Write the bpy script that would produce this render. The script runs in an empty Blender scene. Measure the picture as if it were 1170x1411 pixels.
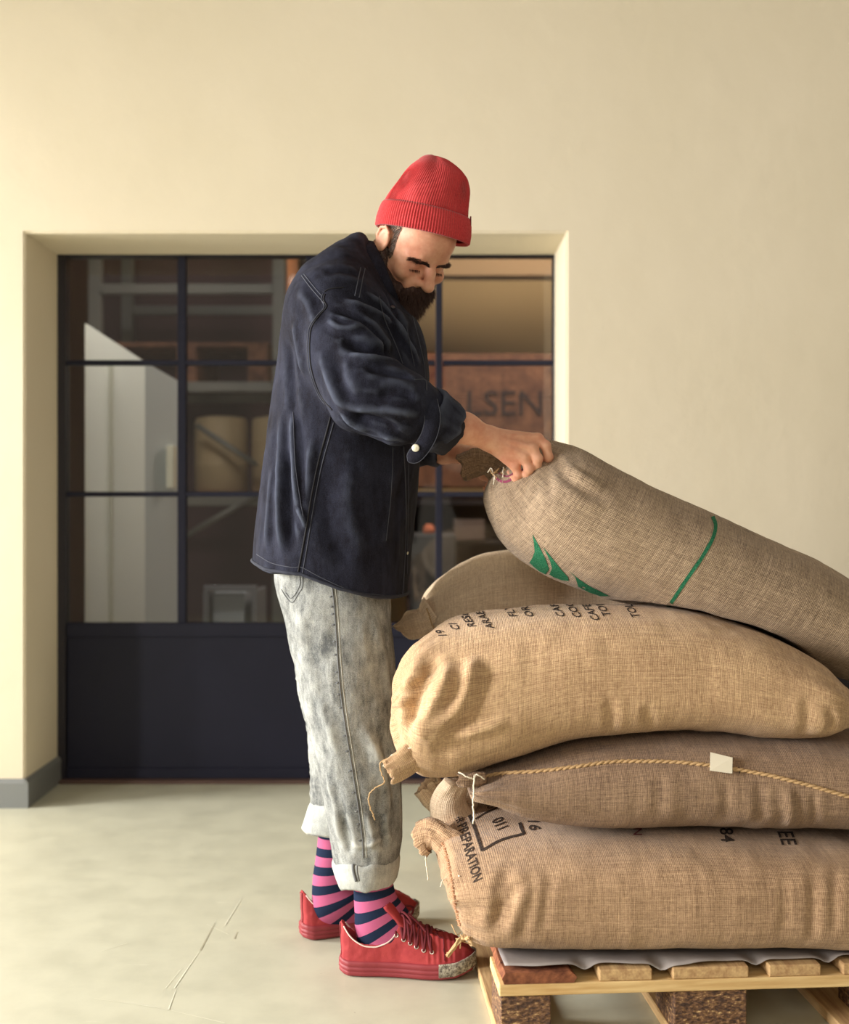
import bpy, bmesh, math, random
import numpy as np
from mathutils import Vector, Matrix
from mathutils.bvhtree import BVHTree

# ------------------------------------------------------------------ camera, world, light
random.seed(4)
SC = bpy.context.scene
F, CX, HY, CZ = 1700.0, 585.0, 690.0, 1.02
cam_d = bpy.data.cameras.new('camera'); cam = bpy.data.objects.new('camera', cam_d)
SC.collection.objects.link(cam); SC.camera = cam
cam.location = (0, 0, CZ); cam.rotation_euler = (math.pi/2, 0, 0)
cam_d.sensor_fit = 'VERTICAL'; cam_d.sensor_height = 36.0; cam_d.lens = F/1411*36.0
cam_d.shift_y = -(705.5-HY)/1411
cam_d.clip_end = 60
cam_d.dof.use_dof = True; cam_d.dof.focus_distance = 2.55; cam_d.dof.aperture_fstop = 2.5

w = bpy.data.worlds.new('world'); SC.world = w; w.use_nodes = True
w.node_tree.nodes['Background'].inputs['Color'].default_value = (1.0, 0.88, 0.70, 1)
w.node_tree.nodes['Background'].inputs['Strength'].default_value = 0.42

def area(name, loc, target, size, size_y, power, col):
    d = bpy.data.lights.new(name, 'AREA'); d.shape = 'RECTANGLE'; d.size = size; d.size_y = size_y
    d.energy = power; d.color = col
    o = bpy.data.objects.new(name, d); SC.collection.objects.link(o); o.location = loc
    o.rotation_euler = (Vector(target)-Vector(loc)).to_track_quat('-Z', 'Y').to_euler()
    return o
area('window_light', (-5.0, 0.5, 1.8), (-3.0, 1.1, 1.7), 1.8, 1.8, 500, (1.0, 0.985, 0.96))
area('rear_window_light', (-5.0, 3.15, 1.8), (-3.0, 3.1, 1.7), 1.3, 1.8, 410, (1.0, 0.985, 0.96))
area('room_fill_light', (-0.62, -1.2, 2.25), (0.2, 3.0, 0.8), 1.0, 1.2, 20, (1.0, 0.94, 0.82))  # soft fill added unseen behind the camera, mainly for the sacks
area('panel_fill_light', (-1.3, 4.72, 2.7), (-1.2, 5.2, 1.0), .6, .2, 18, (1.0, 0.97, 0.9))  # unseen lamp added to brighten the pale reflection panels
area('storeroom_fill_light', (0.9, 5.6, 3.0), (0.6, 7.4, 1.3), 1.2, 0.8, 52, (1.0, 0.84, 0.68))  # added lamp without a fixture, lights the room behind the glass

SC.view_settings.view_transform = 'Standard'; SC.view_settings.look = 'None'
SC.view_settings.exposure = 0.0; SC.view_settings.gamma = 1.0
SC.view_settings.use_curve_mapping = False

# ------------------------------------------------------------------ helpers
def P(px, py, y):
    return np.array([(px-CX)/F*y, y, CZ-(py-HY)/F*y])
CAMV = Vector((0, 0, CZ))
def ray(px, py):
    return Vector(((px-CX)/F, 1.0, -(py-HY)/F)).normalized()

def srgb(r, g, b):
    f = lambda c: (c/255/12.92) if c/255 <= 0.04045 else ((c/255+0.055)/1.055)**2.4
    return (f(r), f(g), f(b), 1)

def props(o, label=None, cat=None, group=None, kind=None):
    if label: o['label'] = label
    if cat: o['category'] = cat
    if group: o['group'] = group
    if kind: o['kind'] = kind
    return o

def empty(name, loc=(0, 0, 0), rz=0.0, **k):
    o = bpy.data.objects.new(name, None); SC.collection.objects.link(o)
    o.location = loc; o.rotation_euler = (0, 0, rz); o.empty_display_size = 0.05
    return props(o, **k)

def mesh_obj(name, V, Fc, mat, parent=None, smooth=True, uv=None, **k):
    """V (n,3), Fc: list of tuples or int array (m,4)/(m,3)"""
    me = bpy.data.meshes.new(name)
    V = np.asarray(V, dtype=np.float32)
    if isinstance(Fc, np.ndarray):
        n = Fc.shape[1]; m = Fc.shape[0]
        me.vertices.add(len(V)); me.vertices.foreach_set('co', V.ravel())
        me.loops.add(m*n); me.loops.foreach_set('vertex_index', Fc.astype(np.int32).ravel())
        me.polygons.add(m); me.polygons.foreach_set('loop_start', np.arange(0, m*n, n, dtype=np.int32))
        me.update(calc_edges=True)
    else:
        me.from_pydata(V.tolist(), [], [tuple(int(i) for i in f) for f in Fc])
    me.polygons.foreach_set('use_smooth', [smooth]*len(me.polygons))
    if uv is not None:
        l = me.uv_layers.new(name='UVMap')
        vi = np.zeros(len(me.loops), dtype=np.int32); me.loops.foreach_get('vertex_index', vi)
        l.data.foreach_set('uv', np.asarray(uv, dtype=np.float32)[vi].ravel())
    if mat is not None: me.materials.append(mat)
    o = bpy.data.objects.new(name, me); SC.collection.objects.link(o)
    if parent is not None: o.parent = parent
    return props(o, **k)

def bm_obj(name, bm, mat, parent=None, smooth=False, **k):
    me = bpy.data.meshes.new(name); bm.to_mesh(me); bm.free()
    me.polygons.foreach_set('use_smooth', [smooth]*len(me.polygons))
    if mat is not None: me.materials.append(mat)
    o = bpy.data.objects.new(name, me); SC.collection.objects.link(o)
    if parent is not None: o.parent = parent
    return props(o, **k)

def box(name, lo, hi, mat, parent=None, bev=0.002, **k):
    bm = bmesh.new(); bmesh.ops.create_cube(bm, size=1)
    lo = Vector(lo); hi = Vector(hi)
    for v in bm.verts:
        v.co = Vector([lo[i]+(v.co[i]+.5)*(hi[i]-lo[i]) for i in range(3)])
    if bev: bmesh.ops.bevel(bm, geom=list(bm.edges), offset=bev, segments=1, affect='EDGES')
    return bm_obj(name, bm, mat, parent, **k)

class Acc:
    """collects loose geometry into one mesh"""
    def __init__(s): s.V = []; s.F = []; s.n = 0; s.UV = []
    def add(s, V, Fc, uv=None):
        V = np.asarray(V, float); s.V.append(V); s.F += [tuple(i+s.n for i in f) for f in Fc]; s.n += len(V)
        s.UV.append(np.zeros((len(V), 2)) if uv is None else np.asarray(uv))
    def build(s, name, mat, parent=None, smooth=True, **k):
        return mesh_obj(name, np.concatenate(s.V), s.F, mat, parent, smooth, uv=np.concatenate(s.UV), **k)

def hsh(ix, iy, iz, seed):
    h = (ix.astype(np.int64)*374761393 + iy.astype(np.int64)*668265263 + iz.astype(np.int64)*2147483647 + seed*974634777) & 0xffffffff
    h = ((h ^ (h >> 13))*1274126177) & 0xffffffff
    h = (h ^ (h >> 16))
    return (h & 0xffff)/65535.0*2-1
def vnoise(p, seed=0):
    p = np.asarray(p, float); i = np.floor(p); f = p-i; f = f*f*f*(f*(f*6-15)+10)
    ix, iy, iz = [i[..., k].astype(np.int64) for k in range(3)]
    r = 0
    for dx in (0, 1):
        for dy in (0, 1):
            for dz in (0, 1):
                wt = (f[..., 0] if dx else 1-f[..., 0])*(f[..., 1] if dy else 1-f[..., 1])*(f[..., 2] if dz else 1-f[..., 2])
                r = r+wt*hsh(ix+dx, iy+dy, iz+dz, seed)
    return r
def fbm(p, o=3, seed=0):
    p = np.asarray(p, float); r = 0; a = 1.0; t = 0
    for k in range(o):
        r = r+a*vnoise(p*(2**k), seed+k); t += a; a *= .5
    return r/t

def curve_pts(pts, n):
    """Catmull-Rom through the rows of pts, n samples (arc-length-ish)"""
    P0 = np.asarray(pts, float)
    if len(P0) == 2:
        t = np.linspace(0, 1, n)[:, None]; return P0[0]*(1-t)+P0[1]*t
    E = np.vstack([2*P0[0]-P0[1], P0, 2*P0[-1]-P0[-2]])
    d = np.linalg.norm(np.diff(P0, axis=0), axis=1); cs = np.concatenate([[0], np.cumsum(np.maximum(d, 1e-6))])
    t = np.linspace(0, cs[-1], n); i = np.clip(np.searchsorted(cs, t, side='right')-1, 0, len(P0)-2)
    u = ((t-cs[i])/(cs[i+1]-cs[i]))[:, None]
    a, b, c, dd = E[i], E[i+1], E[i+2], E[i+3]
    return .5*((2*b)+(-a+c)*u+(2*a-5*b+4*c-dd)*u*u+(-a+3*b-3*c+dd)*u**3)

def tube_geo(pts, r, seg=8, closed=False):
    pts = np.asarray(pts, float); n = len(pts)
    r = np.full(n, r) if np.isscalar(r) else np.asarray(r, float)
    T = np.gradient(pts, axis=0) if not closed else (np.roll(pts, -1, 0)-np.roll(pts, 1, 0))
    T /= np.linalg.norm(T, axis=1)[:, None]+1e-12
    up = np.array([0, 0, 1.0]) if abs(T[0, 2]) < .9 else np.array([0, 1.0, 0])
    N = np.zeros_like(T); N[0] = np.cross(T[0], up); N[0] /= np.linalg.norm(N[0])
    for i in range(1, n):
        v = N[i-1]-T[i]*np.dot(N[i-1], T[i]); N[i] = v/(np.linalg.norm(v)+1e-12)
    B = np.cross(T, N); a = np.linspace(0, 2*math.pi, seg, endpoint=False)
    V = pts[:, None, :]+r[:, None, None]*(np.cos(a)[None, :, None]*N[:, None, :]+np.sin(a)[None, :, None]*B[:, None, :])
    Fc = []
    m = n if closed else n-1
    for i in range(m):
        j = (i+1) % n
        for k in range(seg):
            l = (k+1) % seg
            Fc.append((i*seg+k, i*seg+l, j*seg+l, j*seg+k))
    if not closed:
        Fc.append(tuple(range(seg))[::-1]); Fc.append(tuple((n-1)*seg+k for k in range(seg)))
    return V.reshape(-1, 3), Fc
def tube(name, pts, r, mat, parent=None, seg=8, n=None, closed=False, **k):
    if n: pts = curve_pts(pts, n)
    V, Fc = tube_geo(pts, r, seg, closed)
    return mesh_obj(name, V, Fc, mat, parent, **k)

def loft_geo(rings, closed=True, cap0=True, cap1=True):
    """rings (n,m,3)"""
    R = np.asarray(rings, float); n, m, _ = R.shape; Fc = []
    mm = m if closed else m-1
    for i in range(n-1):
        for k in range(mm):
            l = (k+1) % m
            Fc.append((i*m+k, i*m+l, (i+1)*m+l, (i+1)*m+k))
    if closed and cap0: Fc.append(tuple(range(m))[::-1])
    if closed and cap1: Fc.append(tuple((n-1)*m+k for k in range(m)))
    return R.reshape(-1, 3), Fc

# --- signed-distance modelling
class Field:
    def __init__(s, xs, ys, zs):
        s.ax = [np.asarray(a, float) for a in (xs, ys, zs)]
        s.V = np.full([len(a) for a in s.ax], 0.5, dtype=np.float32)
    def sub(s, lo, hi):
        sl = []
        for a, l, h in zip(s.ax, lo, hi):
            i0 = max(0, np.searchsorted(a, l)-1); i1 = min(len(a), np.searchsorted(a, h)+1)
            sl.append(slice(i0, max(i1, i0+1)))
        X, Y, Z = [a[q] for a, q in zip(s.ax, sl)]
        return tuple(sl), X[:, None, None], Y[None, :, None], Z[None, None, :]
    def op(s, fn, lo, hi, k=.01, mode='add'):
        m = k+.012
        sl, X, Y, Z = s.sub([l-m for l in lo], [h+m for h in hi])
        if 0 in s.V[sl].shape: return
        d = fn(X, Y, Z).astype(np.float32); a = s.V[sl]
        if mode == 'add':
            h = np.clip(.5+.5*(a-d)/k, 0, 1); s.V[sl] = a*(1-h)+d*h-k*h*(1-h)
        else:
            d = -d; h = np.clip(.5-.5*(a-d)/k, 0, 1); s.V[sl] = a*(1-h)+d*h+k*h*(1-h)
    def cone(s, a, b, ra, rb, k=.01, mode='add', flat=None):
        a = np.asarray(a, float); b = np.asarray(b, float); r = max(ra, rb)
        ab = b-a; L2 = max(float(ab@ab), 1e-9)
        def fn(X, Y, Z):
            px, py, pz = X-a[0], Y-a[1], Z-a[2]
            t = np.clip((px*ab[0]+py*ab[1]+pz*ab[2])/L2, 0, 1)
            return np.sqrt((px-t*ab[0])**2+(py-t*ab[1])**2+(pz-t*ab[2])**2)-(ra+(rb-ra)*t)
        s.op(fn, np.minimum(a, b)-r, np.maximum(a, b)+r, k, mode)
    def chain(s, pts, rs, k=.01):
        for i in range(len(pts)-1): s.cone(pts[i], pts[i+1], rs[i], rs[i+1], k)
    def ell(s, c, rad, M=None, k=.01, mode='add'):
        c = np.asarray(c, float); rad = np.asarray(rad, float); M = np.eye(3) if M is None else np.asarray(M)
        R = rad.max()
        def fn(X, Y, Z):
            px, py, pz = X-c[0], Y-c[1], Z-c[2]
            q = [(M[i][0]*px+M[i][1]*py+M[i][2]*pz) for i in range(3)]
            k0 = np.sqrt(sum((q[i]/rad[i])**2 for i in range(3))); k1 = np.sqrt(sum((q[i]/rad[i]**2)**2 for i in range(3)))
            return k0*(k0-1)/np.maximum(k1, 1e-6)
        s.op(fn, c-R, c+R, k, mode)
    def mesh(s, smooth=1):
        V, Fc = surface_nets(s.V, *s.ax)
        for _ in range(smooth): V = relax(V, Fc)
        return V, Fc

def surface_nets(D, xs, ys, zs):
    nx, ny, nz = D.shape; ins = D < 0
    c = np.zeros((nx-1, ny-1, nz-1), np.uint8)
    for dx in (0, 1):
        for dy in (0, 1):
            for dz in (0, 1):
                c += ins[dx:nx-1+dx, dy:ny-1+dy, dz:nz-1+dz]
    I = np.argwhere((c > 0) & (c < 8)); n = len(I)
    ids = np.full(c.shape, -1, np.int32); ids[I[:, 0], I[:, 1], I[:, 2]] = np.arange(n)
    corners = [(dx, dy, dz) for dx in (0, 1) for dy in (0, 1) for dz in (0, 1)]
    val = {q: D[I[:, 0]+q[0], I[:, 1]+q[1], I[:, 2]+q[2]].astype(float) for q in corners}
    acc = np.zeros((n, 3)); cnt = np.zeros(n)
    for q in corners:
        for a in range(3):
            if q[a]: continue
            r = list(q); r[a] = 1; r = tuple(r); v0, v1 = val[q], val[r]
            m = (v0 < 0) != (v1 < 0); t = np.where(m, v0/np.where(m, v0-v1, 1), 0)
            p = np.tile(np.array(q, float), (n, 1)); p[:, a] = t
            acc[m] += p[m]; cnt[m] += 1
    pos = I+acc/np.maximum(cnt, 1)[:, None]
    W = np.stack([np.interp(pos[:, a], np.arange(len(ax)), ax) for a, ax in enumerate((xs, ys, zs))], 1)
    faces = []
    for a in range(3):
        b, cc = (a+1) % 3, (a+2) % 3
        s0 = [slice(None)]*3; s1 = [slice(None)]*3; s0[a] = slice(0, -1); s1[a] = slice(1, None)
        for q in (b, cc): s0[q] = slice(1, -1); s1[q] = slice(1, -1)
        e0 = ins[tuple(s0)]; e1 = ins[tuple(s1)]
        E = np.argwhere(e0 != e1); fl = e0[E[:, 0], E[:, 1], E[:, 2]]
        E = E.copy(); E[:, b] += 1; E[:, cc] += 1
        def cell(db, dc):
            q = E.copy(); q[:, b] -= db; q[:, cc] -= dc
            return ids[q[:, 0], q[:, 1], q[:, 2]]
        Q = np.stack([cell(1, 1), cell(0, 1), cell(0, 0), cell(1, 0)], 1)
        Q[~fl] = Q[~fl][:, ::-1]
        faces.append(Q)
    return W, np.concatenate(faces)

def relax(V, Q, f=.5):
    s = np.zeros_like(V); c = np.zeros(len(V))
    for a in range(Q.shape[1]):
        b = (a+1) % Q.shape[1]
        for ax in range(3):
            s[:, ax] += np.bincount(Q[:, a], V[Q[:, b], ax], len(V))+np.bincount(Q[:, b], V[Q[:, a], ax], len(V))
        c += np.bincount(Q[:, a], minlength=len(V))+np.bincount(Q[:, b], minlength=len(V))
    return V*(1-f)+f*s/np.maximum(c, 1)[:, None]

def normals(V, Q):
    N = np.zeros_like(V)
    fn = np.cross(V[Q[:, 2]]-V[Q[:, 0]], V[Q[:, 3 if Q.shape[1] > 3 else 1]]-V[Q[:, 1 if Q.shape[1] > 3 else 0]])
    for a in range(Q.shape[1]):
        for ax in range(3): N[:, ax] += np.bincount(Q[:, a], fn[:, ax], len(V))
    return N/(np.linalg.norm(N, axis=1)[:, None]+1e-12)

def bvh(V, Q): return BVHTree.FromPolygons([tuple(v) for v in V.tolist()], [tuple(q) for q in Q.tolist()] if isinstance(Q, np.ndarray) else Q)
def cast(t, px, py, off=.0006, near=False):
    h, nrm, i, d = t.ray_cast(CAMV, ray(px, py))
    if h is None and near:
        h, nrm, i, d = t.find_nearest(Vector(P(px, py, 2.36)))
    if h is None: return None
    if nrm.dot(ray(px, py)) > 0: nrm = -nrm
    return np.array(h+nrm*off)
def cast_line(t, pts, n=40, off=.0006):
    pp = curve_pts(np.asarray(pts, float), n)
    r = [cast(t, a, b, off) for a, b in pp]; return np.array([q for q in r if q is not None])

def seg_dist(V, pl):
    """distance of V to the polyline and signed side is ignored"""
    best = np.full(len(V), 9.0); tt = np.zeros(len(V)); L = len(pl)-1
    for i in range(L):
        a = pl[i]; ab = pl[i+1]-a; t = np.clip(((V-a)@ab)/max(ab@ab, 1e-9), 0, 1)
        d = np.linalg.norm(V-a-t[:, None]*ab, axis=1); m = d < best; best[m] = d[m]; tt[m] = (i+t[m])/L
    return best, tt
def creases(V, Q, lines, t=None):
    """lines: (px polyline, width, height): ridge (height>0) or groove, faded at its ends"""
    t = t or bvh(V, Q); N = normals(V, Q); D = np.zeros(len(V))
    for pts, wd, h in lines:
        pl = cast_line(t, pts, 14, 0)
        if len(pl) < 3: continue
        lo = pl.min(0)-3*wd; hi = pl.max(0)+3*wd
        m = np.where(np.all((V > lo) & (V < hi), axis=1))[0]
        if len(m) == 0: continue
        d, u = seg_dist(V[m], pl); fade = np.clip(np.sin(u*math.pi)*1.8, 0, 1)
        D[m] += h*np.exp(-(d/wd)**2)*fade-.35*h*np.exp(-((d-1.9*wd)/wd)**2)*fade
    return V+N*D[:, None]

# --- materials
def mat(name, col, rough=.6, metal=0.0, spec=.5, build=None, **k):
    m = bpy.data.materials.new(name); m.use_nodes = True; nt = m.node_tree
    b = nt.nodes['Principled BSDF']
    b.inputs['Base Color'].default_value = col; b.inputs['Roughness'].default_value = rough
    b.inputs['Metallic'].default_value = metal; b.inputs['Specular IOR Level'].default_value = spec
    for kk, v in k.items(): b.inputs[kk.replace('_', ' ')].default_value = v
    if build: build(nt, b)
    return m
def nd(nt, t, **k):
    n = nt.nodes.new(t)
    for a, v in k.items():
        if a in n.bl_rna.properties: setattr(n, a, v)
        else: n.inputs[a.replace('_', ' ')].default_value = v
    return n
def coords(nt, kind='Object', scale=(1, 1, 1), rot=(0, 0, 0)):
    tc = nt.nodes.new('ShaderNodeTexCoord'); mp = nt.nodes.new('ShaderNodeMapping')
    mp.inputs['Scale'].default_value = scale; mp.inputs['Rotation'].default_value = rot
    nt.links.new(tc.outputs[kind], mp.inputs['Vector']); return mp.outputs[0]
def noise(nt, vec, scale, detail=3, rough=.5):
    n = nd(nt, 'ShaderNodeTexNoise', Scale=scale, Detail=detail, Roughness=rough); nt.links.new(vec, n.inputs['Vector']); return n.outputs['Fac']
def ramp(nt, fac, stops, interp='LINEAR'):
    r = nt.nodes.new('ShaderNodeValToRGB'); r.color_ramp.interpolation = interp
    e = r.color_ramp.elements
    while len(e) < len(stops): e.new(.5)
    for i, (p, c) in enumerate(stops): e[i].position = p; e[i].color = c if len(c) == 4 else (*c, 1)
    nt.links.new(fac, r.inputs[0]); return r.outputs['Color']
def mix(nt, a, b, fac, mode='MIX'):
    m = nt.nodes.new('ShaderNodeMix'); m.data_type = 'RGBA'; m.blend_type = mode
    for s, v in ((m.inputs[0], fac), (m.inputs[6], a), (m.inputs[7], b)):
        if isinstance(v, (int, float, tuple)): s.default_value = v
        else: nt.links.new(v, s)
    return m.outputs[2]
def maths(nt, op, a, b=0.5):
    m = nt.nodes.new('ShaderNodeMath'); m.operation = op
    for s, v in ((m.inputs[0], a), (m.inputs[1], b)):
        if isinstance(v, (int, float)): s.default_value = v
        else: nt.links.new(v, s)
    return m.outputs[0]
def bump(nt, b, h, strength=.3, dist=.002):
    n = nd(nt, 'ShaderNodeBump', Strength=strength, Distance=dist); nt.links.new(h, n.inputs['Height']); nt.links.new(n.outputs[0], b.inputs['Normal'])
def grey(v): return (v, v, v, 1)

def plaster_nodes(nt, b):
    v = coords(nt); big = noise(nt, v, 1.1, 4, .6); fine = noise(nt, v, 35, 4, .6); mid = noise(nt, v, 4.5, 5, .62)
    c = ramp(nt, big, [(.3, srgb(221, 210, 184)), (.7, srgb(227, 216, 192))])
    nt.links.new(c, b.inputs['Base Color'])
    h = maths(nt, 'ADD', maths(nt, 'MULTIPLY', mid, 1.0), maths(nt, 'MULTIPLY', fine, .06))
    bump(nt, b, h, .32, .010)
M_PLASTER = mat('plaster', srgb(238, 226, 192), .85, spec=.2, build=plaster_nodes)

def floor_nodes(nt, b):
    v = coords(nt); big = noise(nt, v, 1.7, 5, .6); mid = noise(nt, v, 9, 5, .65)
    c = ramp(nt, big, [(.3, srgb(186, 184, 164)), (.7, srgb(200, 198, 176))])
    c = mix(nt, c, ramp(nt, mid, [(.35, srgb(180, 178, 158)), (.6, srgb(204, 202, 181))]), .35)
    # scuffs and scratches: thin lighter strokes from stretched noise
    v2 = coords(nt, 'Object', (1, 14, 1), (0, 0, 1.0)); s = noise(nt, v2, 3.0, 6, .7)
    v3 = coords(nt, 'Object', (2.2, 26, 1), (0, 0, -.35)); s3 = noise(nt, v3, 2.0, 6, .7)
    sc = maths(nt, 'MAXIMUM', ramp(nt, s, [(.685, grey(0)), (.71, grey(1))]), ramp(nt, s3, [(.69, grey(0)), (.72, grey(1))]))
    c = mix(nt, c, srgb(224, 222, 206), maths(nt, 'MULTIPLY', sc, .45))
    sp = noise(nt, v, 60, 2, .5); dots = ramp(nt, sp, [(.775, grey(0)), (.80, grey(1))])
    c = mix(nt, c, srgb(105, 98, 82), maths(nt, 'MULTIPLY', dots, .7))
    nt.links.new(c, b.inputs['Base Color'])
    nt.links.new(ramp(nt, mid, [(.3, grey(.34)), (.7, grey(.5))]), b.inputs['Roughness'])
    bump(nt, b, big, .15, .006)
M_FLOOR = mat('concrete_floor', srgb(190, 188, 166), .42, spec=.35, build=floor_nodes)
M_SCRATCH = mat('floor_scratch', srgb(216, 214, 196), .6)
M_SCRATCH_D = mat('floor_scratch_dark', srgb(168, 160, 138), .6)
M_SKIRT = mat('grey_skirting', srgb(122, 124, 122), .5)
def steel_nodes(nt, b):
    v = coords(nt); n = noise(nt, v, 3, 3); nt.links.new(ramp(nt, n, [(.3, srgb(25, 26, 42)), (.7, srgb(33, 34, 51))]), b.inputs['Base Color'])
    nt.links.new(ramp(nt, n, [(.3, grey(.55)), (.7, grey(.65))]), b.inputs['Roughness'])
M_STEEL = mat('dark_painted_steel', srgb(46, 42, 56), .6, spec=.25, build=steel_nodes)
M_FRAME = mat('black_painted_steel', srgb(26, 22, 32), .5)

def glass_mat():
    m = bpy.data.materials.new('glass'); m.use_nodes = True; nt = m.node_tree; nt.nodes.clear()
    o = nt.nodes.new('ShaderNodeOutputMaterial'); mx = nt.nodes.new('ShaderNodeMixShader')
    t = nd(nt, 'ShaderNodeBsdfTransparent', Color=(.93, .93, .94, 1)); g = nd(nt, 'ShaderNodeBsdfGlossy', Color=(1, 1, 1, 1), Roughness=.03)
    fr = nd(nt, 'ShaderNodeFresnel', IOR=1.45)
    nt.links.new(fr.outputs[0], mx.inputs[0]); nt.links.new(t.outputs[0], mx.inputs[1]); nt.links.new(g.outputs[0], mx.inputs[2]); nt.links.new(mx.outputs[0], o.inputs[0])
    return m
M_GLASS = glass_mat()

def burlap(name, dark, light, seed=0.0, weave=.55):
    def f(nt, b):
        tc = nt.nodes.new('ShaderNodeTexCoord')
        def mp(sx, sy):
            m = nt.nodes.new('ShaderNodeMapping'); m.inputs['Scale'].default_value = (sx, sy, 1); m.inputs['Location'].default_value = (seed, seed*.7, 0)
            nt.links.new(tc.outputs['UV'], m.inputs['Vector']); return m.outputs[0]
        a = noise(nt, mp(9, 240), 1, 5, .65); c = noise(nt, mp(240, 9), 1, 5, .65)       # long threads both ways
        fa = noise(nt, mp(70, 700), 1, 2, .6); fc = noise(nt, mp(700, 70), 1, 2, .6)
        big = noise(nt, mp(5, 5), 1, 4, .6)
        wv = nd(nt, 'ShaderNodeTexWave', Scale=1.0, Distortion=1.2, Detail=2.0, Detail_Scale=2.0); wv.bands_direction = 'X'; nt.links.new(mp(95, 12), wv.inputs['Vector'])
        wh = nd(nt, 'ShaderNodeTexWave', Scale=1.0, Distortion=1.2, Detail=2.0, Detail_Scale=2.0); wh.bands_direction = 'Y'; nt.links.new(mp(12, 95), wh.inputs['Vector'])
        th = maths(nt, 'ADD', maths(nt, 'MULTIPLY', maths(nt, 'ADD', a, c), .5), maths(nt, 'MULTIPLY', maths(nt, 'ADD', fa, fc), .5))   # ~1.0 mean
        wsum = maths(nt, 'MULTIPLY', maths(nt, 'ADD', wv.outputs['Fac'], wh.outputs['Fac']), .5)
        t = maths(nt, 'ADD', maths(nt, 'MULTIPLY', th, .5), maths(nt, 'MULTIPLY', wsum, .12))
        t = maths(nt, 'ADD', t, maths(nt, 'MULTIPLY', big, .12))
        col = ramp(nt, t, [(.50, dark), (.625, tuple((x+y)/2 for x, y in zip(dark, light))), (.74, light)])
        nt.links.new(col, b.inputs['Base Color'])
        hh = maths(nt, 'ADD', maths(nt, 'MULTIPLY', th, .8), maths(nt, 'MULTIPLY', wsum, weave))
        bump(nt, b, hh, .6, .0022)
    return mat(name, light, .92, spec=.12, build=f, Sheen_Weight=.15)
M_JUTE_BOT = burlap('jute_brown', srgb(118, 90, 68), srgb(200, 166, 130), 1.3)
M_JUTE_MID = burlap('jute_umber', srgb(98, 76, 62), srgb(178, 148, 118), 7.1)
M_JUTE_TOP = burlap('jute_golden', srgb(140, 106, 78), srgb(222, 188, 146), 3.7)
M_JUTE_BACK = burlap('jute_pale', srgb(200, 170, 138), srgb(255, 234, 206), 9.2)
M_JUTE_HELD = burlap('jute_grey_brown', srgb(100, 82, 66), srgb(198, 172, 142), 5.5, .9)
M_ROPE = mat('jute_cord', srgb(186, 152, 108), .9)
M_THREAD = mat('white_thread', srgb(236, 226, 204), .85)
M_PURPLE = mat('purple_stitching', srgb(140, 60, 88), .85)
M_PINK = mat('pink_stitching', srgb(226, 158, 160), .85)
def ink_nodes(c1, c2):
    def f(nt, b):
        v = coords(nt, 'Object'); n = noise(nt, v, 420, 3, .6); nt.links.new(ramp(nt, n, [(.42, c1), (.66, c2)]), b.inputs['Base Color'])
        bump(nt, b, n, .5, .001)
    return f
M_INK = mat('black_ink', srgb(40, 34, 34), .9, spec=.1, build=ink_nodes(srgb(38, 32, 34), srgb(92, 78, 66)))
M_GREEN = mat('green_ink', srgb(34, 104, 76), .9, spec=.1, build=ink_nodes(srgb(24, 92, 64), srgb(70, 132, 98)))
M_RED_INK = mat('dark_red_ink', srgb(110, 44, 48), .9, spec=.1, build=ink_nodes(srgb(104, 40, 46), srgb(130, 80, 66)))
M_PAPER = mat('white_paper', srgb(232, 224, 200), .7)
def sheet_nodes(nt, b):
    v = coords(nt); n = noise(nt, v, 9, 4, .6); nt.links.new(ramp(nt, n, [(.3, srgb(146, 138, 136)), (.7, srgb(172, 164, 158))]), b.inputs['Base Color']); bump(nt, b, n, .3, .004)
M_SHEET = mat('grey_liner', srgb(160, 152, 148), .6, build=sheet_nodes)
def wood(name, dark, light, axis=(1.2, 22, 22)):
    def f(nt, b):
        v = coords(nt, 'Object', axis); n = noise(nt, v, 2.2, 5, .6); v2 = coords(nt, 'Object', (axis[0]*3, axis[1]*3, axis[2]*3)); n2 = noise(nt, v2, 3, 4, .6)
        c = ramp(nt, maths(nt, 'ADD', maths(nt, 'MULTIPLY', n, .7), maths(nt, 'MULTIPLY', n2, .3)), [(.36, dark), (.62, light)])
        nt.links.new(c, b.inputs['Base Color']); bump(nt, b, n2, .35, .002)
    return mat(name, light, .75, spec=.2, build=f)
M_WOOD = wood('pine_crosswise', srgb(200, 160, 104), srgb(236, 206, 150), (1.5, 26, 30))
M_WOOD_L = wood('pine_lengthwise', srgb(164, 126, 88), srgb(214, 180, 130), (26, 1.5, 26))
M_BARK = wood('bark_edge', srgb(78, 42, 32), srgb(156, 98, 68), (14, 14, 18))
def chip_nodes(nt, b):
    v = coords(nt, 'Object', (60, 60, 130)); vo = nd(nt, 'ShaderNodeTexVoronoi', Scale=1.6); nt.links.new(v, vo.inputs['Vector'])
    n = noise(nt, v, 1.4, 4, .7)
    c = ramp(nt, n, [(.40, srgb(66, 46, 36)), (.52, srgb(112, 80, 56)), (.60, srgb(140, 104, 70)), (.68, srgb(214, 180, 126))])
    nt.links.new(c, b.inputs['Base Color']); bump(nt, b, vo.outputs['Distance'], .6, .003)
M_CHIP = mat('pressed_wood_chips', srgb(130, 98, 66), .85, build=chip_nodes)

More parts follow.
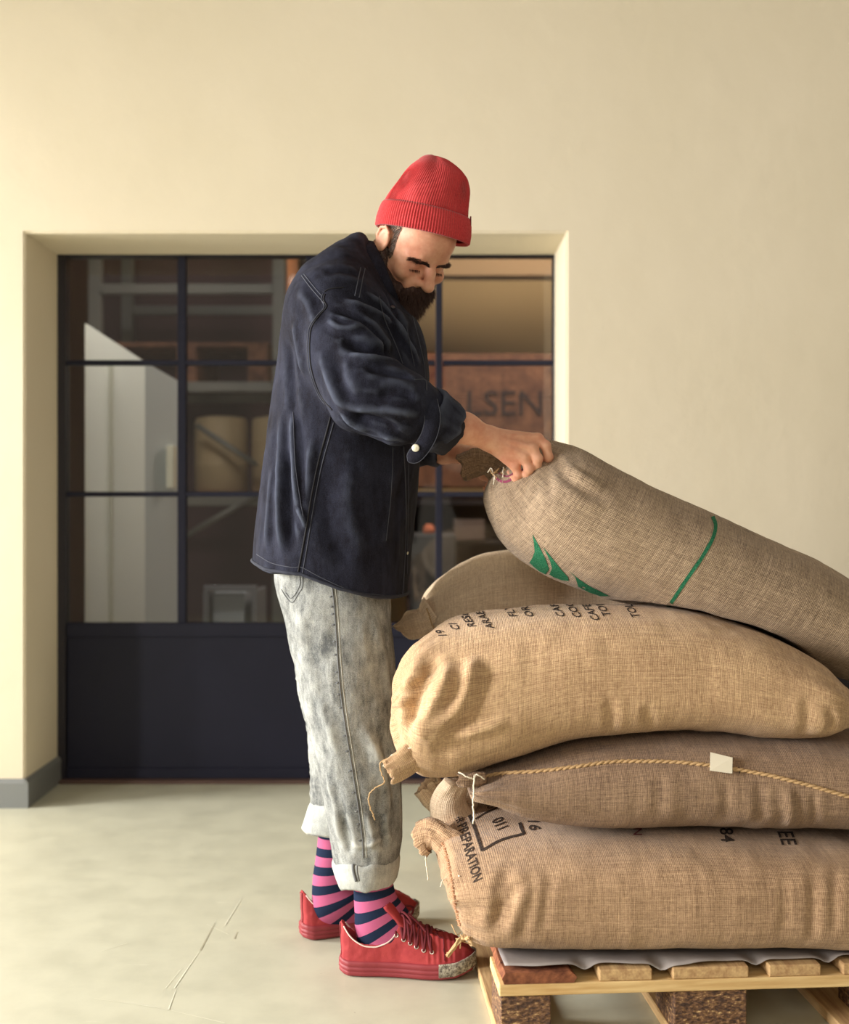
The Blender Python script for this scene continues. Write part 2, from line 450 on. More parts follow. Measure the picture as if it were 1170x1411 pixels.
def denim(name, c1, c2, c3, sc=1.0):
    def f(nt, b):
        v = coords(nt, 'Object'); big = noise(nt, v, 9*sc, 4, .62)
        vs = coords(nt, 'Object', (1, 1, .28)); mid = noise(nt, vs, 60*sc, 4, .65)
        gr = noise(nt, v, 520, 2, .7)
        ge = nt.nodes.new('ShaderNodeNewGeometry')
        edge = ramp(nt, ge.outputs['Pointiness'], [(.505, grey(0)), (.56, grey(1))])
        t = maths(nt, 'ADD', maths(nt, 'MULTIPLY', big, .42), maths(nt, 'MULTIPLY', mid, .28)); t = maths(nt, 'ADD', t, maths(nt, 'MULTIPLY', gr, .30))
        c = ramp(nt, t, [(.40, c1), (.60, c2)])
        c = mix(nt, c, c3, maths(nt, 'MULTIPLY', edge, .55))
        nt.links.new(c, b.inputs['Base Color']); bump(nt, b, maths(nt, 'ADD', gr, maths(nt, 'MULTIPLY', mid, .8)), .6, .002)
    return mat(name, c2, .88, spec=.15, build=f)
M_DENIM = denim('washed_black_denim', srgb(17, 15, 23), srgb(43, 45, 59), srgb(92, 98, 114))
M_DENIM_IN = mat('denim_inside', srgb(20, 18, 26), .9)
M_SEAM = mat('denim_seam', srgb(64, 66, 76), .9)
M_SEAM_D = mat('dark_denim_seam', srgb(14, 12, 18), .9)
M_HEM = mat('denim_hem', srgb(38, 40, 52), .9)
M_JEANS = denim('acid_washed_denim', srgb(86, 88, 88), srgb(170, 171, 166), srgb(206, 206, 198), 1.6)
M_JEANS_IN = denim('reversed_denim', srgb(150, 152, 148), srgb(192, 193, 186), srgb(210, 210, 204), 2)
M_JSEAM = mat('jeans_seam', srgb(100, 101, 102), .9)
def skin_nodes(nt, b):
    v = coords(nt, 'Object'); n = noise(nt, v, 22, 4, .6); n2 = noise(nt, v, 220, 3, .6)
    c = ramp(nt, n, [(.35, srgb(206, 140, 112)), (.62, srgb(226, 172, 142))])
    tc = nt.nodes.new('ShaderNodeTexCoord')
    for pt, r in (((.141, -.095, -9), .02),):
        pass
    vd = nd(nt, 'ShaderNodeVectorMath', operation='DISTANCE'); nt.links.new(tc.outputs['Object'], vd.inputs[0]); vd.inputs[1].default_value = (.131, -.10, 1.508)
    c = mix(nt, srgb(206, 120, 102), c, ramp(nt, vd.outputs['Value'], [(.010, grey(.3)), (.040, grey(1))]))
    nt.links.new(c, b.inputs['Base Color']); bump(nt, b, n2, .3, .0012)
M_SKIN = mat('skin', srgb(222, 168, 140), .52, spec=.35, build=skin_nodes, Subsurface_Weight=.12, Subsurface_Scale=.01)
M_NAIL = mat('fingernail', srgb(232, 184, 164), .35)
M_HAIR = mat('dark_brown_hair', srgb(70, 50, 44), .6, spec=.3)
M_HAIR_G = mat('greying_hair', srgb(128, 116, 106), .6, spec=.3)
def hat_nodes(nt, b):
    v = coords(nt, 'Object'); n = noise(nt, v, 300, 3, .6); nt.links.new(ramp(nt, n, [(.3, srgb(184, 56, 60)), (.7, srgb(206, 74, 75))]), b.inputs['Base Color']); bump(nt, b, n, .4, .001)
M_HAT = mat('red_knit', srgb(214, 56, 60), .9, spec=.12, build=hat_nodes, Sheen_Weight=.2)
def shoe_nodes(nt, b):
    v = coords(nt, 'Object'); n = noise(nt, v, 30, 4, .6); n2 = noise(nt, v, 400, 2, .6)
    nt.links.new(ramp(nt, n, [(.3, srgb(150, 52, 56)), (.7, srgb(174, 68, 68))]), b.inputs['Base Color']); bump(nt, b, n2, .3, .001)
M_SHOE = mat('red_canvas', srgb(196, 48, 52), .8, spec=.2, build=shoe_nodes)
M_RUBBER = mat('red_rubber', srgb(138, 48, 54), .55)
def bumper_nodes(nt, b):
    v = coords(nt, 'Object'); n = noise(nt, v, 160, 4, .7); nt.links.new(ramp(nt, n, [(.4, srgb(92, 84, 74)), (.62, srgb(188, 182, 164))]), b.inputs['Base Color']); bump(nt, b, n, .6, .002)
M_BUMPER = mat('worn_grey_rubber', srgb(170, 164, 148), .8, build=bumper_nodes)
M_LACE = mat('dark_red_lace', srgb(100, 24, 34), .85)
M_PIPING = mat('pale_piping', srgb(228, 208, 196), .7)
M_METAL = mat('silver_metal', srgb(216, 212, 200), .35, metal=.85)
M_BUTTON = mat('cream_snap_button', srgb(226, 220, 196), .4, metal=.3)
def sock_nodes(nt, b):
    tc = nt.nodes.new('ShaderNodeTexCoord'); sp = nt.nodes.new('ShaderNodeSeparateXYZ'); nt.links.new(tc.outputs['UV'], sp.inputs[0])
    m = maths(nt, 'FRACT', sp.outputs['Y']); c = ramp(nt, m, [(0, srgb(30, 40, 62)), (.47, srgb(176, 90, 124))], 'CONSTANT')
    nt.links.new(c, b.inputs['Base Color']); n = noise(nt, coords(nt, 'Object'), 500, 2, .5); bump(nt, b, n, .4, .001)
M_SOCK = mat('striped_knit', srgb(220, 96, 148), .9, spec=.1, build=sock_nodes)
def flat(name, col, r=.7, **k): return mat(name, srgb(*col), r, **k)
#@@STRUCTURE
# ------------------------------------------------------------------ room
WY, DY = 4.105, 4.485           # wall face, door plane
XL, XR, ZT = -1.329, .471, 1.911
def wall_back():
    bm = bmesh.new()
    y1 = WY+.42
    pts = [(-5.6, 0), (XL, 0), (XL, ZT), (XR, ZT), (XR, 0), (4.2, 0), (4.2, 3.4), (-5.6, 3.4)]
    vs = [bm.verts.new((x, WY, z)) for x, z in pts]
    f = bm.faces.new(vs)
    r = bmesh.ops.extrude_face_region(bm, geom=[f])
    for v in r['geom']:
        if isinstance(v, bmesh.types.BMVert): v.co.y = y1
    bm.edges.ensure_lookup_table()
    ed = [e for e in bm.edges if all(abs(v.co.y-WY) < 1e-4 and XL-.01 < v.co.x < XR+.01 and v.co.z <= ZT+.01 for v in e.verts)
          and not all(v.co.z < 1e-4 for v in e.verts)]
    bmesh.ops.bevel(bm, geom=ed, offset=.007, segments=3, affect='EDGES')
    bmesh.ops.recalc_face_normals(bm, faces=bm.faces)
    return bm_obj('wall_back', bm, M_PLASTER, kind='structure')
wall_back()
def wall_left():
    # window wall out of frame on the left; its two openings let the daylight in
    bm = bmesh.new()
    def bx(y0, y1, z0, z1):
        r = bmesh.ops.create_cube(bm, size=1)['verts']
        for v in r: v.co = Vector((-3.52+(v.co.x+.5)*.12, y0+(v.co.y+.5)*(y1-y0), z0+(v.co.z+.5)*(z1-z0)))
    bx(-2.0, -.6, 0, 3.4); bx(1.7, 2.45, 0, 3.4); bx(3.85, WY, 0, 3.4)
    for a, b2 in ((-.6, 1.7), (2.45, 3.85)): bx(a, b2, 0, .35); bx(a, b2, 2.2, 3.4)
    bm_obj('wall_left', bm, M_PLASTER, kind='structure')
wall_left()
box('floor', (-5.6, -2.0, -.1), (4.2, 9.2, 0), M_FLOOR, bev=0, kind='structure')
# skirting: front face and returns into the opening (the doorway breaks it)
def skirt(name, segs):
    a = Acc()
    for (x0, y0), (x1, y1), (nx, ny) in segs:
        t = .014; h = .095
        V = []
        for (x, y) in ((x0, y0), (x1, y1)):
            for (o, z) in ((0, 0), (t, 0), (t, h-.012), (t*.4, h), (0, h)):
                V.append((x+nx*o, y+ny*o, z))
        Fc = [(i, (i+1) % 5, (i+1) % 5+5, i+5) for i in range(5)]+[(4, 3, 2, 1, 0), (5, 6, 7, 8, 9)]
        a.add(V, Fc)
    return a.build(name, M_SKIRT, smooth=False, kind='structure')
skirt('baseboard_left', [((-5.6, WY), (XL, WY), (0, -1)), ((XL, WY-.014), (XL, DY), (1, 0))])
skirt('baseboard_right', [((XR, WY), (4.2, WY), (0, -1)), ((XR, WY-.014), (XR, DY), (-1, 0))])
# floor scratches seen in front of the doorway
def fscratch(pts, wd, m):
    a = Acc(); q = []
    for px, py in pts:
        y = CZ*F/(py-HY); q.append(((px-CX)/F*y, y))
    q = np.array(q)
    for i in range(len(q)-1):
        d = q[i+1]-q[i]; n = np.array([-d[1], d[0]]); n = n/np.linalg.norm(n)*wd*.36
        a.add([(*(q[i]-n*.4), .0008), (*(q[i+1]-n), .0008), (*(q[i+1]+n), .0008), (*(q[i]+n*.4), .0008)], [(0, 1, 2, 3)])
    return a
mk = empty('floor_scratches', kind='structure')
for pts, wd, m in [([(332, 1240), (310, 1275)], .004, M_SCRATCH), ([(296, 1272), (276, 1310)], .004, M_SCRATCH_D), ([(274, 1312), (240, 1362)], .004, M_SCRATCH),
                   ([(130, 1376), (220, 1389), (310, 1410)], .0035, M_SCRATCH), ([(250, 1335), (228, 1362)], .002, M_SCRATCH), ([(242, 1365), (232, 1392)], .004, M_SCRATCH),
                   ([(285, 1274), (315, 1288)], .003, M_SCRATCH), ([(327, 1284), (323, 1294)], .004, M_SCRATCH_D), ([(280, 1149), (400, 1146)], .004, M_SCRATCH), ([(135, 1312), (175, 1300)], .003, M_SCRATCH)]:
    fscratch(pts, wd, m).build('scratch', m, mk, smooth=False)

# ------------------------------------------------------------------ glazed steel door wall
SD = F/DY                      # px per metre at the door
def dx(px): return (px-CX)/SD
def dz(py): return CZ-(py-HY)/SD
door = empty('door_1', (0, 0, 0), kind='structure')
def dbox(name, x0, x1, z0, z1, y0=-.02, y1=.03, m=M_STEEL, par=door, bev=.002):
    return box(name, (x0, DY+y0, z0), (x1, DY+y1, z1), m, par, bev)
xl, xr = dx(77), dx(766)
dbox('frame_post', XL-.02, dx(92), 0, dz(349), -.02, .045, M_FRAME)
dbox('frame_post', dx(762), XR+.02, 0, dz(349), -.02, .045, M_FRAME)
dbox('frame_head', dx(92), dx(762), dz(354), ZT+.01, -.02, .045, M_FRAME)
vx = [dx(92), dx(251), dx(428), dx(605), dx(762)]
zb, zt = dz(858), dz(354)
for x in vx[1:-1]:
    wq = .012 if x > 0 else .015
    dbox('glazing_bar', x-wq, x+wq, zb, zt, -.012, .026)
for py in (500, 681):
    for i in range(4):
        dbox('glazing_bar', vx[i]+(.015 if i else 0), vx[i+1]-.015*(i < 3), dz(py)-.009, dz(py)+.009, -.01, .024)
hz = [zb, dz(681)+.0, dz(500), zt]
for i in range(4):
    for j in range(3):
        dbox('glass_pane', vx[i], vx[i+1], hz[j], hz[j+1], .004, .009, M_GLASS, bev=0)
# kick panels: one for each leaf, with raised rim
for i, (a, b2) in enumerate(((dx(92), dx(428)), (dx(428), dx(762)))):
    pn = dbox('kick_panel', a+.002, b2-.002, .012, zb, -.004, .02)
    dbox('panel_rail', a+.002, b2-.002, zb-.05, zb, -.014, -.004)
    dbox('panel_rail', a+.002, b2-.002, .012, .05, -.014, -.004)
dbox('threshold', XL, XR, 0, .012, -.05, .06, flat('worn_brown_threshold', (92, 70, 62)))

# ------------------------------------------------------------------ storeroom behind the glass
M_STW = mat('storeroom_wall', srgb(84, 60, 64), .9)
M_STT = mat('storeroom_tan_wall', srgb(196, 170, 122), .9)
SR = 8.2
def sx(px, y): return (px-CX)/F*y
def sz(py, y): return CZ-(py-HY)/F*y
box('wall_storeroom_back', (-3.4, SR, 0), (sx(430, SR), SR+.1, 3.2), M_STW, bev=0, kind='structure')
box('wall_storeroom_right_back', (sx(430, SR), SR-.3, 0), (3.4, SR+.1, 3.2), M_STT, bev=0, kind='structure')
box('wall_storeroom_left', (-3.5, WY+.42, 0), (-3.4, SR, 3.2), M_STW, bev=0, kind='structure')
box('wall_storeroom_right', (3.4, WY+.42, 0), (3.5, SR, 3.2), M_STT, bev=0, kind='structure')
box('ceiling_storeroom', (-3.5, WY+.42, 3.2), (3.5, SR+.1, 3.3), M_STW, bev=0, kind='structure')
# lintel beam in front of the tan wall
box('trim_beam', (sx(600, 6.9), 6.85, sz(382, 6.9)), (3.39, 7.0, sz(330, 6.9)), mat('brown_beam', srgb(158, 132, 100), .85), bev=.004, kind='structure')

M_RACK = flat('galvanised_rack', (112, 112, 106), .5, metal=.2)
M_OSB = wood('brown_board', srgb(84, 56, 48), srgb(138, 98, 74), (5, 5, 5))
YR = 6.9
rack = empty('storage_rack', (sx(255, YR), YR+.4, 0), label='galvanised steel storage rack behind the left door panes', cat='rack')
def rbox(name, x0, x1, z0, z1, y0, y1, m, par=rack, bev=.003):
    o = par.matrix_basis.translation if par else Vector((0, 0, 0))
    return box(name, (x0-o.x, y0-o.y, z0-o.z), (x1-o.x, y1-o.y, z1-o.z), m, par, bev)
uL, uR = sx(130, YR), sx(384, YR)
for x in (uL, uR):
    for y in (YR, YR+.75):
        rbox('upright', x-.035, x+.035, 0, 2.75, y, y+.07, M_RACK)
for z in (sz(398, YR), sz(533, YR), sz(690, YR)):
    for y in (YR-.01, YR+.76):
        rbox('beam', uL+.035, uR-.035, z-.028, z+.028, y, y+.05, M_RACK)
def diagonal_bar(x0, z0, x1, z1, y):
    o = rack.matrix_basis.translation
    tube('brace_and_shadow', [(x0-o.x, y-o.y, z0-o.z), (x1-o.x, y-o.y, z1-o.z)], .018, M_RACK, rack, seg=6, n=2)
diagonal_bar(sx(250, 6.8), sz(740, 6.8), sx(352, 6.8), sz(682, 6.8), 6.86)
diagonal_bar(sx(268, 6.8), sz(585, 6.8), sx(352, 6.8), sz(640, 6.8), 6.86)  # this bar stands in for a diagonal shadow, not a second brace
for z in (sz(533, YR)+.029,):
    pal = empty('storage_pallet', (sx(250, YR)*0+(uL+uR)/2, YR+.4, z), label='wooden pallet lying on the middle beams of the storeroom rack', cat='pallet')
    for k in range(5): box('deck_board', (-.46, -.38+k*.165, .2), (.46, -.26+k*.165, .222), M_OSB, pal)
    for k in (-1, 0, 1):
        box('bearer', (-.46+.4*(k+1)+.0, -.38, 0), (-.35+.4*(k+1), .40, .2), M_OSB, pal)
    box('bottom_board', (-.46, -.38, -.0), (.46, -.30, .018), M_OSB, pal) if z > 2 else None
for i, (a, b2) in enumerate(((262, 336), (342, 420))):
    y = 7.0; bx0, bx1 = sx(a, y), sx(b2, y); zb_ = sz(690, YR)+.05; zt_ = sz(572, y); r = (bx1-bx0)/2; c = (bx0+bx1)/2
    rings = []
    for u, rr in ((0, .92), (.03, 1), (.33, 1), (.35, 1.02), (.37, 1), (.66, 1), (.68, 1.02), (.70, 1), (.93, 1), (.98, .92), (1, .6)):
        an = np.linspace(0, 2*math.pi, 40, endpoint=False); rings.append(np.stack([np.cos(an)*r*rr, np.sin(an)*r*rr, np.full(40, u*(zt_-zb_))], 1))
    V, Fc = loft_geo(rings)
    mesh_obj('storage_drum', V, Fc, flat('cream_drum_%d' % i, (178, 158, 122), .6), smooth=True, label='cream drum on the rack shelf, %s of the pair' % ('left' if i == 0 else 'right'), cat='drum', group='drums on the rack').location = (c, 7.0+r, zb_)
    box('orange_tray', (c-r*.98, 7.0-.02, zb_-.03), (c+r*.98, 7.0+2*r, zb_-.002), flat('rust_tray_%d' % i, (160, 92, 62)), label='rust brown tray under the %s cream drum' % ('left' if i == 0 else 'right'), cat='tray')
# orange post and dark post
box('orange_post', (sx(397, 6.6), 6.55, 0), (sx(412, 6.6), 6.65, 2.7), flat('orange_paint', (196, 126, 78)), label='orange painted steel post behind the glass beside the rack', cat='post')
box('dark_cabinet', (sx(420, 6.6), 6.5, 0), (sx(512, 6.6), 6.95, 2.6), flat('black_cabinet', (22, 16, 24)), label='tall black cabinet behind the man through the glass', cat='cabinet')
# window reflection in the panes, shaped as pale slanted panels
def reflection_panels():
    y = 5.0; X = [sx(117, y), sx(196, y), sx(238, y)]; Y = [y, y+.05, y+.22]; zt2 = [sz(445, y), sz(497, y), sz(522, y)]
    root = empty('pane_reflection', (X[1], Y[1], 0), label='pale slant-topped panels standing in for a window reflection in the left panes', cat='reflection')
    for i, m in ((0, flat('pale_reflection', (232, 234, 226), .5)), (1, flat('grey_reflection', (188, 196, 198), .5))):
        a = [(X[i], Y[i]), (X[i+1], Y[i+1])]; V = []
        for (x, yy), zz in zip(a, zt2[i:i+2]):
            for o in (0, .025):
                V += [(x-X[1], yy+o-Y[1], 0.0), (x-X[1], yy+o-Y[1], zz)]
        mesh_obj('reflection_panel', V, [(0, 4, 5, 1), (2, 3, 7, 6), (1, 5, 7, 3), (0, 2, 6, 4), (0, 1, 3, 2), (4, 6, 7, 5)], m, root, smooth=False)
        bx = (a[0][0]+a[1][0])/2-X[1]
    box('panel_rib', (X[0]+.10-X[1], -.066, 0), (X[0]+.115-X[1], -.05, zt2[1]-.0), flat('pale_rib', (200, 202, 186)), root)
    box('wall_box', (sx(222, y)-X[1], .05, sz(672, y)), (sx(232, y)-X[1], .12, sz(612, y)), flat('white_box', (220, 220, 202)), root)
reflection_panels()
# chair-like bin low behind the glass
bn = empty('metal_trolley', (sx(318, 5.6), 5.6, 0), label='grey metal trolley with pale box low behind the glass', cat='trolley')
MG = flat('trolley_grey', (110, 112, 116), .5)
for x in (-.11, .11): box('side_frame', (x-.012, -.02, 0), (x+.012, .3, .61), MG, bn)
box('shelf', (-.1, 0, .2), (.1, .28, .22), MG, bn); box('pale_box', (-.085, .02, .222), (.06, .26, .60), flat('pale_crate', (150, 158, 164)), bn)
box('top_rail', (-.12, -.02, .61), (.12, .02, .635), MG, bn)
# right side: brown board with stencilled letters, dark shelves under it
yb = 6.4
bd = empty('stencilled_crate', (sx(690, yb), yb, 0), label='brown wooden crate with dark stencilled letters behind the right panes', cat='crate')
for k in range(3):
    z1 = sz(487, yb)-k*(sz(487, yb)-sz(672, yb))/3; z0 = z1-(sz(487, yb)-sz(672, yb))/3+.006
    box('side_plank', (sx(560, yb)-sx(690, yb), 0, z0), (sx(800, yb)-sx(690, yb), .02, z1), M_OSB, bd)
box('crate_back', (sx(560, yb)-sx(690, yb), .5, sz(672, yb)), (sx(800, yb)-sx(690, yb), .52, sz(487, yb)), M_OSB, bd)
for sxx in (560, 796): box('crate_end', (sx(sxx, yb)-sx(690, yb), .02, sz(672, yb)), (sx(sxx, yb)-sx(690, yb)+.02, .5, sz(487, yb)), M_OSB, bd)
def text_mesh(s, size=1.0, extr=0, off=0.0):
    c = bpy.data.curves.new('t', 'FONT'); c.body = s; c.size = size; c.extrude = extr; c.resolution_u = 3; c.offset = off
    o = bpy.data.objects.new('t', c); SC.collection.objects.link(o); bpy.context.view_layer.update()
    me = bpy.data.meshes.new_from_object(o.evaluated_get(bpy.context.evaluated_depsgraph_get()))
    bpy.data.objects.remove(o); bpy.data.curves.remove(c)
    return me
me = text_mesh('LSEN', .185, .002); me.materials.append(mat('stencil_ink', srgb(58, 44, 44), .9))
o = bpy.data.objects.new('stencilled_letters', me); SC.collection.objects.link(o); o.parent = bd
o.location = (sx(641, yb)-sx(690, yb), -.004, sz(572, yb)); o.rotation_euler = (math.pi/2, 0, 0)
sh = empty('dark_shelf', (sx(690, yb), yb+.02, 0), label='dark shelf unit under the stencilled crate', cat='shelf')
MD = flat('dark_brown_shelf', (62, 46, 48))
MDB = flat('black_shelf', (30, 24, 32))
for z in (sz(690, yb), sz(745, yb), sz(820, yb), .1): box('shelf_board', (sx(560, yb)-sx(690, yb), 0, z-.02), (sx(800, yb)-sx(690, yb), .5, z), MDB, sh)
for x in (560, 797): box('side_panel', (sx(x, yb)-sx(690, yb), 0, 0), (sx(x, yb)-sx(690, yb)+.02, .5, sz(676, yb)-.003), MD, sh)
box('back_panel', (sx(562, yb)-sx(690, yb)+.02, .48, 0), (sx(797, yb)-sx(690, yb), .5, sz(676, yb)-.003), MD, sh)
box('pale_drawer', (sx(626, yb), yb+.0, sz(744, yb)), (sx(668, yb), yb+.3, sz(716, yb)), flat('dull_beige', (112, 96, 88)), label='dull beige box on the dark shelf behind the glass', cat='box')
box('grey_canister', (sx(566, 6.0), 5.9, 0), (sx(628, 6.0), 6.2, sz(735, 6.0)), flat('grey_green_bin', (70, 72, 74)), label='grey green bin in front of the dark shelf', cat='bin', bev=.01)
V, Fc = loft_geo([np.stack([np.cos(np.linspace(0, 2*math.pi, 20, endpoint=False))*.028*r, np.sin(np.linspace(0, 2*math.pi, 20, endpoint=False))*.028*r, np.full(20, z)], 1) for z, r in ((0, .8), (.004, 1), (.03, 1), (.04, .6), (.045, .55))])
mesh_obj('orange_jar', V, Fc, flat('orange_plastic', (220, 124, 84)), label='small orange jar on top of the grey bin', cat='jar').location = (sx(591, 6.0), 5.96, sz(735, 6.0)+.001)
#@@PALLET
# ------------------------------------------------------------------ pallet and liner
PX, PY, PR = .139, 2.288, math.radians(4.0)
pallet = empty('wooden_pallet', (PX, PY, 0), PR, label='wooden transport pallet under the stack of jute sacks', cat='pallet')
LNG = 1.2
for x in (0, .3275, .655):
    box('bottom_board', (x+(.0 if x != .3275 else 0), 0, 0), (x+(.1 if x != .3275 else .145), LNG, .022), M_WOOD_L, pallet, .002)
for x, wd in ((0, .1), (.3275, .145), (.70, .1)):
    for y in (0, .5275, 1.055):
        box('chipboard_block', (x+.003, y+.004, .022), (x+wd-.003, y+.145-.004, .1), M_CHIP, pallet, .002)
for y in (0, .5275, 1.055):
    box('stringer_board', (0, y, .1), (.8, y+.145, .122), M_WOOD, pallet, .0015)
def bark_board():
    # the outer deck board keeps a rough bark edge
    n = 60; rings = []
    for i in range(n+1):
        y = -.0+LNG*i/n; nz = fbm(np.array([[y*14, .3, .1], [y*14, 5.3, .1]]), 3)*.006
        x0, x1 = .002+abs(nz[0]), .140+nz[1]
        rings.append([(x0+.004, y, .1225), (x1-.002, y, .1225), (x1+.004, y, .133), (x1-.008, y, .1435), (x0+.006, y, .1435), (x0, y, .132)])
    V, Fc = loft_geo(rings); return mesh_obj('deck_board', V, [f[::-1] for f in Fc], M_BARK, pallet, smooth=False, label='deck board with rough red bark edge')
bark_board()
for x0, x1 in ((.188, .288), (.3275, .4725), (.512, .612), (.655, .8)):
    box('deck_board', (x0, .001, .1225), (x1, LNG, .1442), M_WOOD_L, pallet, .002)

def liner():
    nu, nv = 90, 60; ca, sa = math.cos(PR), math.sin(PR); V = []
    for j in range(nv+1):
        for i in range(nu+1):
            u = .012+.80*i/nu; v = .004+1.15*j/nv
            onb = any(a-.01 < u < b+.01 for a, b in ((0, .145), (.188, .288), (.3275, .4725), (.512, .612), (.655, .8)))
            V.append((u, v))
    V = np.array(V); u, v = V[:, 0], V[:, 1]
    sag = np.zeros(len(u))
    for a, b in ((.14, .188), (.288, .3275), (.4725, .512), (.612, .655)): sag += np.exp(-((u-(a+b)/2)/.016)**2)
    front = np.clip(1-(v-.004)/.07, 0, 1)
    z = .1480-sag*.012*front+.0035*front*(1+vnoise(np.stack([u*18, v*9, v*0], 1), 3))
    v2 = v+.012*front*vnoise(np.stack([u*11, u*0, u*0], 1), 5)+np.clip(u-.02, 0, 1)*.03*front
    W = np.stack([PX+u*ca-v2*sa, PY+u*sa+v2*ca, z], 1)
    Fc = [(j*(nu+1)+i, j*(nu+1)+i+1, (j+1)*(nu+1)+i+1, (j+1)*(nu+1)+i) for j in range(nv) for i in range(nu)]
    n = len(W); W = np.vstack([W, W+[0, 0, .0012]])
    F2 = [tuple(k+n for k in f) for f in Fc]+[f[::-1] for f in Fc]
    bd = [j*(nu+1) for j in range(nv, -1, -1)]+[i for i in range(1, nu+1)]+[(j)*(nu+1)+nu for j in range(1, nv+1)]+[nv*(nu+1)+i for i in range(nu-1, 0, -1)]
    F2 += [(bd[k], bd[(k+1) % len(bd)], bd[(k+1) % len(bd)]+n, bd[k]+n) for k in range(len(bd))]
    global tLin; tLin = BVHTree.FromPolygons(W.tolist(), F2)
    mesh_obj('pallet_liner', W, F2, M_SHEET, label='grey liner sheet between the pallet and the lowest sack', cat='sheet')
liner()

# ------------------------------------------------------------------ sacks
def sack_geo(st, e=2.2, nu=170, nv=120, skew=0.0, lump=.006, seed=0, folds=(.010, .010), wr=1.0, plane='z'):
    """st rows: (xt, zt, xb, zb, ynear, yfar): top and bottom line of the sack and its near and far reach, along its length"""
    S = curve_pts(np.asarray(st, float), nu)
    a = math.pi+np.linspace(0, 2*math.pi, nv, endpoint=False)
    ca, sa = np.cos(a), np.sin(a)
    rr_ = (np.abs(ca)**e+np.abs(sa)**e)**(-1/e); cy = ca*rr_; cz = sa*rr_
    mid = (S[:, 0:2]+S[:, 2:4])/2; hv = (S[:, 0:2]-S[:, 2:4])/2
    ym = (S[:, 4]+S[:, 5])/2; hy = (S[:, 5]-S[:, 4])/2
    X = mid[:, None, 0]+hv[:, None, 0]*cz; Z = mid[:, None, 1]+hv[:, None, 1]*cz; Y = ym[:, None]-hy[:, None]*cy
    X = X-skew*(Y-Y.min())                                    # far end drawn to the left
    V = np.stack([X, Y, Z], -1)
    d = np.linalg.norm(np.diff(V, axis=0), axis=2).mean(1); L = np.concatenate([[0], np.cumsum(d)])
    dd = np.linalg.norm(np.roll(V, -1, 1)-V, axis=2); Wd = np.cumsum(dd, 1)-dd; wm = Wd[nu//2]
    Vf = V.reshape(-1, 3); _, Fc = loft_geo(V, True, False, False); Q = np.array(Fc)
    N = normals(Vf, Q)
    s = np.repeat(L/L[-1], nv); th = np.tile(a, nu)
    big = fbm(Vf*[7, 7, 7]+seed*3.1, 3, seed)*lump
    # folds running in from both ends, dying out towards the belly
    e0 = np.exp(-s/.11)*np.clip(s/.02, 0, 1); e1 = np.exp(-(1-s)/.11)*np.clip((1-s)/.02, 0, 1)
    fo = fbm(np.stack([np.cos(th)*3.4, np.sin(th)*3.4, s*3.5], 1)+seed, 3, seed+5)
    fo = 1-np.abs(fo)*2.4
    fine = fbm(np.stack([Vf[:, 0]*34, Vf[:, 1]*34, Vf[:, 2]*9], 1), 3, seed+9)*.0020*wr
    D = big+fo*(folds[0]*e0+folds[1]*e1)+fine
    low = np.clip((Vf[:, 2]-Vf[:, 2].min())/.03, 0, 1)
    Vf = Vf+N*D[:, None]
    uv = np.stack([np.repeat(L, nv), np.tile(wm, nu)], 1)
    c0 = Vf[:nv].mean(0); c1 = Vf[-nv:].mean(0)
    Vf = np.vstack([Vf, c0, c1]); uv = np.vstack([uv, [0, 0], [L[-1], 0]]); n = nu*nv
    tri = [(l, k, n, n) for k, l in ((k, (k+1) % nv) for k in range(nv))]
    b = (nu-1)*nv
    tri2 = [(b+k, b+(k+1) % nv, n+1, n+1) for k in range(nv)]
    faces = Fc+[(l, k, n) for k, l in ((k, (k+1) % nv) for k in range(nv))]+[(b+k, b+(k+1) % nv, n+1) for k in range(nv)]
    return Vf, Q, faces, uv
def sack(name, st, m, label, cr=(), group=None, on=(), gap=.0045, zmin=None, **k):
    V, Q, faces, uv = sack_geo(st, **k)
    if cr: V[:len(V)] = creases(V, Q, cr, BVHTree.FromPolygons(V.tolist(), faces))
    if zmin: V[:, 2] = np.maximum(V[:, 2], zmin)
    for t in on:                      # the cloth settles on what carries it
        for i in range(len(V)):
            h = t.ray_cast(Vector((V[i, 0], V[i, 1], 2.0)), Vector((0, 0, -1)))[0]
            if h is not None and V[i, 2] < h.z+gap: V[i, 2] = h.z+gap
    o = mesh_obj(name, V, faces, m, uv=uv, label=label, cat='sack', group=group)
    return o, BVHTree.FromPolygons(V.tolist(), faces), V
def zx(rows, yn, yf):
    out = []
    for r in rows:
        x, t, b = r[:3]; q = r[3] if len(r) > 3 else 0.0; q2 = r[4] if len(r) > 4 else q
        out.append((x, t, x, b, yn+q, yf-q2))
    return out

